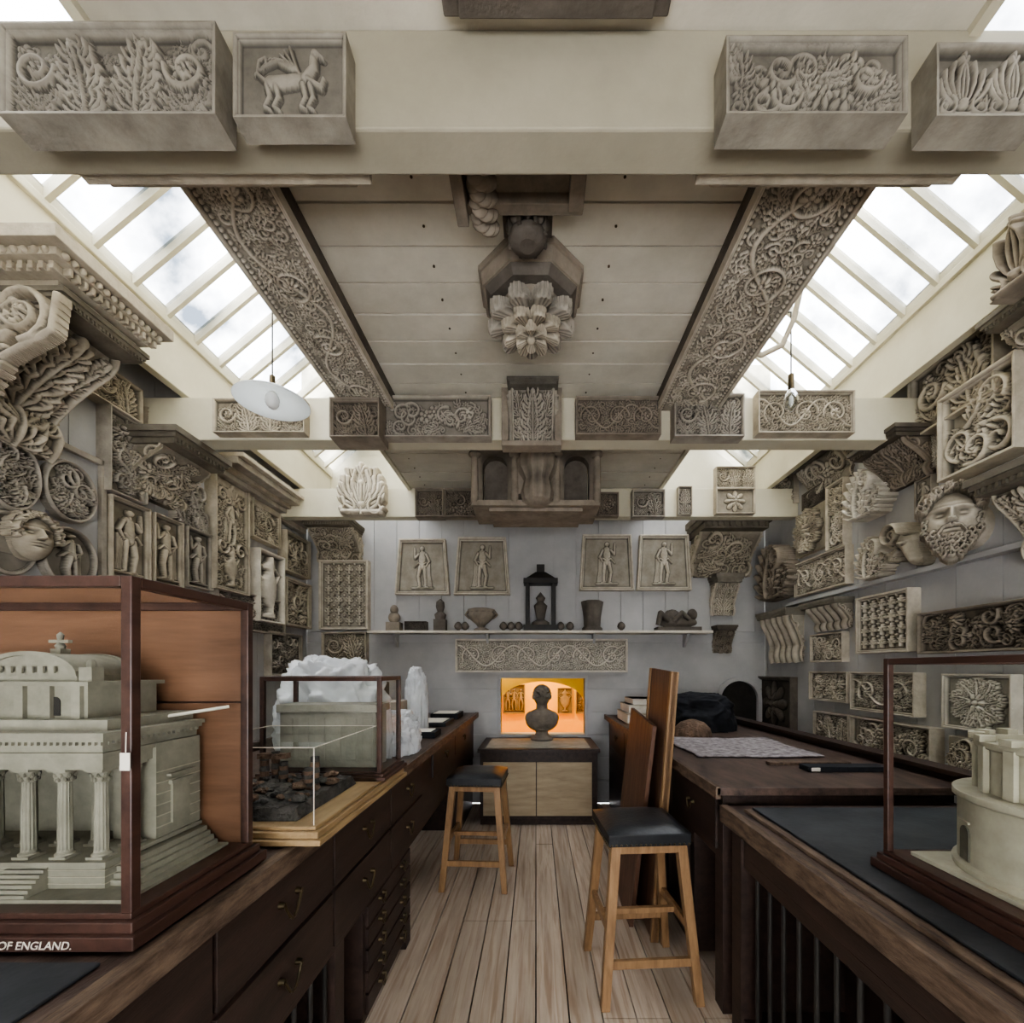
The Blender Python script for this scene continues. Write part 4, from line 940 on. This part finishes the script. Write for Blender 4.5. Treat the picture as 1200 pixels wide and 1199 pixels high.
# =============== CASES ===============
def case(name,x0,x1,y0,y1,z0,z1,backmat=None,base=.05,fr=.018,mat=MAHOG):
    e=empty(name,((x0+x1)/2,(y0+y1)/2,z0)); mb=MB()
    mb.box(x0-.02,x1+.02,y0-.02,y1+.02,z0,z0+base*.45,mat); mb.box(x0-.01,x1+.01,y0-.01,y1+.01,z0+base*.45,z0+base*.8,mat); mb.box(x0,x1,y0,y1,z0+base*.8,z0+base,mat)
    for x in(x0,x1-fr):
        for y in(y0,y1-fr): mb.box(x,x+fr,y,y+fr,z0+base,z1,mat)
    for x in(x0,x1-fr): mb.box(x,x+fr,y0+fr,y1-fr,z1-fr,z1,mat)
    for y in(y0,y1-fr): mb.box(x0+fr,x1-fr,y,y+fr,z1-fr,z1,mat)
    mb.build('frame',.002,e)
    g=MB(); k=fr/2
    def q(vs): g.add(vs,[(0,1,2,3)],GLASS)
    q([(x0+fr,y0+k,z0+base),(x1-fr,y0+k,z0+base),(x1-fr,y0+k,z1-fr),(x0+fr,y0+k,z1-fr)])
    for x in(x0+k,x1-k): q([(x,y0+fr,z0+base),(x,y1-fr,z0+base),(x,y1-fr,z1-fr),(x,y0+fr,z1-fr)])
    q([(x0+fr,y0+fr,z1-k),(x1-fr,y0+fr,z1-k),(x1-fr,y1-fr,z1-k),(x0+fr,y1-fr,z1-k)])
    if not backmat: q([(x0+fr,y1-k,z0+base),(x1-fr,y1-k,z0+base),(x1-fr,y1-k,z1-fr),(x0+fr,y1-k,z1-fr)])
    g.build('glass_panes',0,e)
    if backmat:
        mb=MB(); zm=z0+(z1-z0)*.62; mb.box(x0+fr,x1-fr,y1-fr*.8,y1,z0+base,zm-.002,backmat); mb.box(x0+fr,x1-fr,y1-fr*.8,y1,zm+.002,z1-fr,backmat); mb.box(x0+fr,x1-fr,y1-.004,y1,zm-.01,zm+.01,mat); mb.build('back_panel',.001,e)
    return e
ec=case('model_display_case',-1.30,-.65,.72,1.03,.958,1.552,PANELW)
cu=bpy.data.curves.new('label_text','FONT'); cu.body='THE BANK OF ENGLAND.'; cu.size=.018; cu.extrude=.0004; cu.align_x='RIGHT'; cu.shear=.25
to=bpy.data.objects.new('label_text',cu); bpy.context.scene.collection.objects.link(to); to.data.materials.append(PAPER); to.parent=ec
to.location=Vector((-.725,.699,.963))-ec.location; to.rotation_euler=(math.pi/2,0,0)
mb=MB(); zb=1.008
mb.box(-1.25,-.69,.75,1.005,zb,zb+.006,MODEL)
def column(mb,x,y,z0,z1,r,mat):
    h=z1-z0; mb.box(x-r*1.4,x+r*1.4,y-r*1.4,y+r*1.4,z0,z0+h*.03,mat)
    mb.lathe([(r*1.35,h*.03),(r*1.35,h*.05),(r*1.05,h*.07),(r,h*.1),(r*.98,h*.4),(r*.86,h*.84),(r*1.0,h*.85),(r*.95,h*.87),(r*1.15,h*.9),(r*1.1,h*.92),(r*1.5,h*.97)],(x,y,z0),mat,48,smooth=False,fl=lambda t,z:-.07*(math.cos(12*t)>0)*(.09*h<z<.845*h))
    mb.box(x-r*1.5,x+r*1.5,y-r*1.5,y+r*1.5,z1-h*.03,z1,mat)
    for lv,rr_ in((.88,1.12),(.93,1.3)):
        for i in range(8):
            a=(i+(.5 if lv>.9 else 0))*math.pi/4; mb.sphere((x+r*rr_*math.cos(a),y+r*rr_*math.sin(a),z0+h*lv),(r*.26,r*.26,h*.028),mat,6,5)
mb.box(-1.25,-.76,.79,1.0,zb+.006,zb+.05,MODEL); mb.box(-1.25,-.745,.775,1.0,zb+.05,zb+.058,MODEL)
for k in range(3): mb.box(-1.25,-.7585,.7885,1.0,zb+.014+.012*k,zb+.015+.012*k,MODELC)
for k in range(4): mb.box(-.76,-.71-.008*k,.80+.006*k,1.0,zb+.006+.010*k,zb+.016+.010*k,MODEL)
for k in range(7): mb.box(-.93,-.86,.752+.006*k,.79,zb+.006*k+.006,zb+.012+.006*k,MODEL)
z0=zb+.058; z1=1.225; CR_=.0105
for x in(-1.10,-1.035,-.97,-.905,-.84): column(mb,x,.80,z0,z1,CR_,MODEL); column(mb,x,.86,z0,z1,CR_,MODEL)
for x,y in((-.775,.80),(-.775,.86)): column(mb,x,y,z0,z1,CR_,MODEL)
mb.box(-1.25,-.80,.93,1.0,z0,z1,MODEL)
mb.box(-.835,-.75,.885,1.0,z0,z1+.03,MODEL)
mb.box(-.752,-.745,.92,.965,z0+.02,z0+.1,MODEL); mb.box(-.75,-.742,.915,.97,z0+.1,z0+.108,MODEL); mb.box(-.75,-.740,.91,.975,z0+.118,z0+.123,MODEL)
for k in range(6): mb.box(-.751,-.7485,.886,.999,z0+.02+.022*k,z0+.022+.022*k,MODELC)
for o,a,b_ in((.0,0,.022),(.006,.022,.03),(.0,.03,.05),(.012,.05,.058),(.018,.058,.066)):
    mb.box(-1.25,-.757+o,.783-o,1.0,z1+a,z1+b_,MODEL)
for k in range(46): mb.box(-1.25+.011*k,-1.245+.011*k,.772,.785,z1+.044,z1+.05,MODEL)
for k in range(18): mb.box(-.757,-.748,.785+.012*k,.79+.012*k,z1+.044,z1+.05,MODEL)
mb.box(-1.25,-.765,.80,1.0,z1+.066,z1+.085,MODEL)
zp=z1+.085
mb.box(-1.08,-.83,.83,.98,zp,zp+.06,MODEL); mb.box(-1.09,-.82,.82,.99,zp+.06,zp+.068,MODEL)
for x in(-1.07,-1.01,-.95,-.90,-.845): mb.box(x-.008,x+.008,.822,.83,zp,zp+.06,MODEL)
mb.box(-1.05,-.86,.84,.97,zp+.068,zp+.080,MODEL)
arc=[(-1.04,zp+.08)]+[(-.955+.085*math.cos(a),zp+.08+.042*math.sin(a)) for a in np.linspace(math.pi,0,16)]+[(-.87,zp+.08)]
mb.prism(arc,'y',.845,.965,MODEL,smooth=True)
arc=[(-.955+.095*math.cos(a),zp+.078+.047*math.sin(a)) for a in np.linspace(math.pi,0,16)]+[(-.955+.082*math.cos(a),zp+.078+.040*math.sin(a)) for a in np.linspace(0,math.pi,16)]
mb.prism(arc,'y',.838,.848,MODEL); mb.prism(arc,'y',.962,.972,MODEL)
for k in range(6): mb.box(-1.01+.02*k,-1.0+.02*k,.836,.84,zp+.084,zp+.096,MODEL)
zt=zp+.122; mb.box(-.965,-.945,.89,.91,zt-.005,zt+.01,MODEL); mb.lathe([(.006,0),(.009,.008),(.004,.015),(.006,.03),(.001,.036)],(-.955,.90,zt+.008),MODEL,10); mb.box(-.975,-.935,.896,.904,zt+.022,zt+.028,MODEL)
for x in(-1.075,-.835): mb.box(x-.012,x+.012,.83,.854,zp+.068,zp+.095,MODEL); mb.sphere((x,.842,zp+.1),(.008,.008,.01),MODEL,8,6)
arc=[(-1.0,zb+.008)]+[(-.985+.015*math.cos(a),zb+.03+.015*math.sin(a)) for a in np.linspace(math.pi,0,10)]+[(-.97,zb+.008)]
mb.prism(arc,'y',.788,.79,IRON)
arc=[(-.90,zp+.005)]+[(-.89+.01*math.cos(a),zp+.03+.01*math.sin(a)) for a in np.linspace(math.pi,0,10)]+[(-.88,zp+.005)]
mb.prism(arc,'y',.8285,.83,IRON)
mb.build('architectural_bank_model',.0006)
mb=MB(); mb.cyl((-1.0,.745,1.262),(-.685,1.0,1.318),.0035,.0035,PAPER,8); mb.build('measuring_rod')
mb=MB(); mb.tube([(-.655,.716,1.30),(-.652,.712,1.268)],.0008,PAPER,6); mb.box(-.660,-.644,.710,.712,1.240,1.268,PAPER); mb.build('paper_tag',.001)

mx0,mx1=-.98,-.55
mb=MB()
mb.box(mx0,mx1+.01,1.12,1.88,.957,.972,GOLDW); mb.box(mx0+.01,mx1,1.13,1.87,.972,.99,GOLDW); mb.box(mx0+.02,mx1-.01,1.14,1.86,.99,1.0,GOLDW); mb.build('oak_case_plinth',.003)
e2=empty('low_glass_cover',(-.76,1.36,1.0)); g=MB(); X0,X1,Y0,Y1,Z0,Z1=mx0+.03,mx1-.02,1.15,1.60,1.001,1.20
for vs in([(X0,Y0,Z0),(X1,Y0,Z0),(X1,Y0,Z1),(X0,Y0,Z1)],[(X0,Y1,Z0),(X1,Y1,Z0),(X1,Y1,Z1),(X0,Y1,Z1)],[(X0,Y0,Z0),(X0,Y1,Z0),(X0,Y1,Z1),(X0,Y0,Z1)],[(X1,Y0,Z0),(X1,Y1,Z0),(X1,Y1,Z1),(X1,Y0,Z1)],[(X0,Y0,Z1),(X1,Y0,Z1),(X1,Y1,Z1),(X0,Y1,Z1)]): g.add(vs,[(0,1,2,3)],GLASS)
g.build('glass_panes',0,e2); g=MB()
for a,b_ in(((X0,Y0,Z1),(X1,Y0,Z1)),((X1,Y0,Z1),(X1,Y1,Z1)),((X0,Y1,Z1),(X1,Y1,Z1)),((X1,Y0,Z0),(X1,Y0,Z1)),((X0,Y0,Z0),(X0,Y0,Z1)),((X0,Y0,Z1),(X0,Y1,Z1))): g.cyl(a,b_,.0014,.0014,P_WHITE,6)
g.build('glass_edges',0,e2)
mb=MB(); n=30; vs=[]
for j in range(n+1):
    for i in range(n+1):
        z=1.03+.006*random.random()+.02*math.exp(-((i-10)**2+(j-20)**2)/40)
        if i in(0,n) or j in(0,n): z=1.001
        vs.append((X0+.03+(X1-X0-.09)*i/n,Y0+.03+(Y1-Y0-.06)*j/n,z))
fs=[(j*(n+1)+i,j*(n+1)+i+1,(j+1)*(n+1)+i+1,(j+1)*(n+1)+i) for j in range(n) for i in range(n)]
mb.add(vs,fs,ROCK,False)
for k in range(60):
    x=random.uniform(X0+.05,X1-.08);y=random.uniform(Y0+.06,Y1-.06);s_=random.uniform(.006,.017)
    mb.sphere((x,y,1.04+s_*.3),(s_*1.3,s_,s_*.7),RUST if k%3 else ROCK,7,5,nz=.5)
for x,y,h in((-.86,1.42,.10),(-.83,1.43,.11),(-.80,1.42,.08),(-.70,1.38,.07),(-.69,1.40,.10),(-.74,1.45,.05)):
    for q in range(6): mb.cyl((x,y,1.03+h*q/6),(x,y,1.03+h*(q+.92)/6),.013+random.uniform(-.002,.003),.013,ROCK if q%2 else RUST,9)
mb.box(-.875,-.785,1.405,1.435,1.12,1.135,RUST)
mb.build('ruin_excavation_model')
et=case('mahogany_glass_case',mx0-.02,mx1-.01,1.62,1.86,1.001,1.375,None,base=.03,fr=.016)
mb=MB(); mb.box(mx0+.02,mx1-.05,1.68,1.80,1.033,1.24,SLABG); mb.box(mx0+.01,mx1-.04,1.67,1.81,1.24,1.27,SLABG)
for k in range(6): mb.box(mx0+.03+.06*k,mx0+.07+.06*k,1.675,1.68,1.06,1.22,SLABG)
mb.build('stone_sarcophagus_model',.008)

er=case('model_display_case',.93,1.65,.60,1.20,.870,1.43,None,base=.05,fr=.016)
mb=MB(); zb=.923; cx,cy=1.22,.97
mb.box(.97,1.6,.66,1.16,zb-.002,zb+.008,MODELC)
mb.lathe([(.235,.008),(.235,.02),(.225,.025),(.225,.17),(.235,.175),(.235,.19),(.19,.192)],(cx,cy,zb),MODELC,48)
mb.lathe([(.185,.19),(.185,.29),(.195,.295),(.195,.31),(.17,.312),(.17,.30),(.13,.28)],(cx,cy,zb),MODELC,48)
for k in range(16):
    a=2*math.pi*k/16; M=Matrix.Translation((cx,cy,zb))@Matrix.Rotation(a,4,'Z')
    mb.box(.186,.198,-.012,.012,.192,.30,MODELC,M); mb.box(.175,.205,-.014,.014,.31,.325,MODELC,M)
    arc=[(-.02,.03)]+[(.02*math.cos(q),.09+.02*math.sin(q)) for q in np.linspace(math.pi,0,10)]+[(.02,.03)]
    if k%2: mb.prism(arc,'x',.224,.2275,MODEL,M); mb.box(.226,.231,-.026,.026,.118,.124,MODELC,M)
mb.box(1.40,1.6,.68,1.14,zb+.008,zb+.21,MODELC); mb.box(1.39,1.61,.67,1.15,zb+.21,zb+.225,MODELC)
mb.build('rotunda_building_model',.001)

# =============== LAMPS ===============
mb=MB(); lx,ly,lz=-1.40,2.38,2.83
mb.tube([(lx,ly,lz+.13),(lx,ly,3.32),(CL-.03,ly,3.32)],.004,IRON,6); mb.cyl((lx,ly,lz+.05),(lx,ly,lz+.13),.016,.014,BRASS)
mb.lathe([(.03,.06),(.06,.05),(.13,.025),(.18,-.005),(.183,-.01),(.18,-.011),(.12,.012),(.03,.045)],(lx,ly,lz),OPAL,36)
mb.sphere((lx,ly,lz-.0),(.035,.035,.045),CERAM,16,10); mb.build('pendant_lamp')
mb=MB(); lx,ly,lz=xat(927,2.38),2.38,zat(470,2.38)
mb.tube([(lx,ly,lz+.14),(lx,ly,3.30),(CR+.03,ly,3.30)],.004,IRON,6); mb.cyl((lx,ly,lz+.05),(lx,ly,lz+.14),.017,.014,BRASS)
mb.lathe([(.015,.06),(.03,.03),(.036,.0),(.03,-.035),(.012,-.055),(.002,-.06)],(lx,ly,lz),BULB,20); mb.sphere((lx,ly,lz-.0),(.012,.012,.03),CERAM,10,8); mb.build('hanging_light_bulb')
mb=MB(); mb.tube([(CR+.03,2.42,3.12),(1.22,2.42,3.10),(1.32,2.40,3.14),(1.36,2.36,3.25),(1.37,2.3,3.4)],.014,P_WARM,10); mb.build('curved_pipe')

# =============== DESK CLUTTER ===============
def crumple(name,c,r,h,mat,seed,amp=.25,fr=4.0,e=.55):
    n=90;k=50; mb=MB(); vs=[];fs=[]; off_=Vector((seed*7.1,seed*3.3,seed*1.7))
    for j in range(k+1):
        b_=math.pi/2*(1-j/k)
        for i in range(n):
            a=2*math.pi*i/n; u=Vector((math.cos(b_)*math.cos(a),math.cos(b_)*math.sin(a),math.sin(b_)))
            q=0;f=fr*.5;A=1
            for _ in range(4):
                q+=A*(.5-abs(mnoise.noise(u*f+off_))*2); f*=2.0; A*=.5
            q=1+amp*q
            vs.append((c[0]+r[0]*q*max(0,math.cos(b_))**e*math.cos(a),c[1]+r[1]*q*max(0,math.cos(b_))**e*math.sin(a),c[2]+(max(0,h*(max(0,math.sin(b_))**.6)*(1+.35*(q-1))))))
    for j in range(k):
        for i in range(n): fs.append((j*n+i,(j+1)*n+i,(j+1)*n+(i+1)%n,j*n+(i+1)%n))
    mb.add(vs,fs,mat,True); mb.add(vs[-n:],[tuple(range(n))],mat); return mb.build(name)
crumple('plastic_dust_sheet',(-.97,2.15,.952),(.24,.20),.50,SHEET,1,.22,5)
crumple('plastic_dust_sheet',(-.74,2.45,.952),(.09,.15),.22,SHEET,2,.3,5)
crumple('plastic_dust_sheet',(-.88,3.3,.952),(.08,.10),.46,SHEET,5,.15,5)
mb=MB(); mb.box(-1.2,-.98,2.75,3.0,.952,1.32,P_DARK); mb.box(-1.18,-1.0,2.73,2.75,.98,1.29,PAPER); mb.box(-1.0,-.86,2.8,3.0,.952,1.2,P_GREY); mb.build('document_box',.005)
for i,(x,y,w,l,hh) in enumerate(((-.85,3.7,.28,.36,.03),(-.83,4.2,.25,.3,.05),(-.76,3.02,.2,.2,.04))):
    mb=MB(); mb.box(x-w/2,x+w/2,y-l/2,y+l/2,.952,.952+hh,BLACKC if i else SLATE); mb.box(x-w/2+.02,x+w/2-.03,y-l/2+.02,y+l/2-.03,.952+hh,.956+hh,PAPER); mb.build('book_and_papers',.003)
mb=MB(); z=.932
for k,(w,l,hh) in enumerate(((.38,.5,.09),(.34,.4,.07),(.26,.36,.05))):
    mb.box(.98-w/2,.98+w/2,4.1-l/2,4.1+l/2,z,z+hh,PAPER if k!=1 else P_WHITE); mb.box(.98-w/2-.004,.98+w/2+.004,4.1-l/2-.004,4.1+l/2+.004,z+hh-.012,z+hh,P_CREAM); z+=hh+.001
mb.build('archive_box_stack',.004)
crumple('black_dust_cloth',(1.32,3.65,.932),(.26,.32),.28,BLACKC,8,.15)
mb=MB(); mb.lathe([(.13,0),(.13,.02),(.12,.06),(.08,.1),(.02,.12),(.002,.12)],(1.1,3.15,.932),RUST,28); mb.build('domed_brown_cover')
mb=MB(); n=30; vs=[]
for j in range(n+1):
    for i in range(n+1):
        u=i/n;v=j/n; vs.append((.86+.68*u+.01*math.sin(9*v),2.38+.66*v+.012*math.sin(8*u),.940+.005*math.sin(7*u+3)*math.sin(6*v)+.003*random.random()))
fs=[(j*(n+1)+i,j*(n+1)+i+1,(j+1)*(n+1)+i+1,(j+1)*(n+1)+i) for j in range(n) for i in range(n)]
mb.add(vs,fs,CLOTH,True); o=mb.build('mottled_padded_cloth'); sm=o.modifiers.new('s','SOLIDIFY'); sm.thickness=.006; sm.offset=-1
mb=MB(); mb.box(1.25,1.62,2.05,2.13,.931,.955,BLACKC); mb.box(1.26,1.30,2.045,2.05,.935,.952,PAPER); mb.build('rolled_black_case',.008)
mb=MB(); mb.box(1.15,1.55,2.2,2.24,.931,.945,EDGEW); mb.build('wooden_ruler',.001)

# =============== LIGHT / CAMERA ===============
w=bpy.data.worlds.new('World'); bpy.context.scene.world=w; w.use_nodes=True; bg=w.node_tree.nodes['Background']
bg.inputs[0].default_value=(.97,.98,1.0,1); bg.inputs[1].default_value=14.5
def light(name,type_,loc,energy,color,size=.1):
    l=bpy.data.lights.new(name,type_); l.energy=energy; l.color=color; l.shadow_soft_size=size
    o=bpy.data.objects.new(name,l); bpy.context.scene.collection.objects.link(o); o.location=loc; return o
light('yellow_room_lamp','POINT',(.07,5.5,1.9),60,(1,.86,.5),.1)
light('yellow_room_lamp','POINT',(-.5,4.92,1.8),22,(1,.86,.5),.1)
bpy.context.scene.view_settings.look='AgX - Medium High Contrast'
cam=bpy.data.cameras.new('camera'); co=bpy.data.objects.new('camera',cam); bpy.context.scene.collection.objects.link(co)
co.location=(0,0,H); co.rotation_euler=(math.pi/2,0,0); cam.sensor_width=36; cam.sensor_fit='HORIZONTAL'; cam.lens=F/1200*36
cam.shift_x=-28/1200; cam.shift_y=(VY-599.5)/1200; cam.clip_start=.02
bpy.context.scene.camera=co
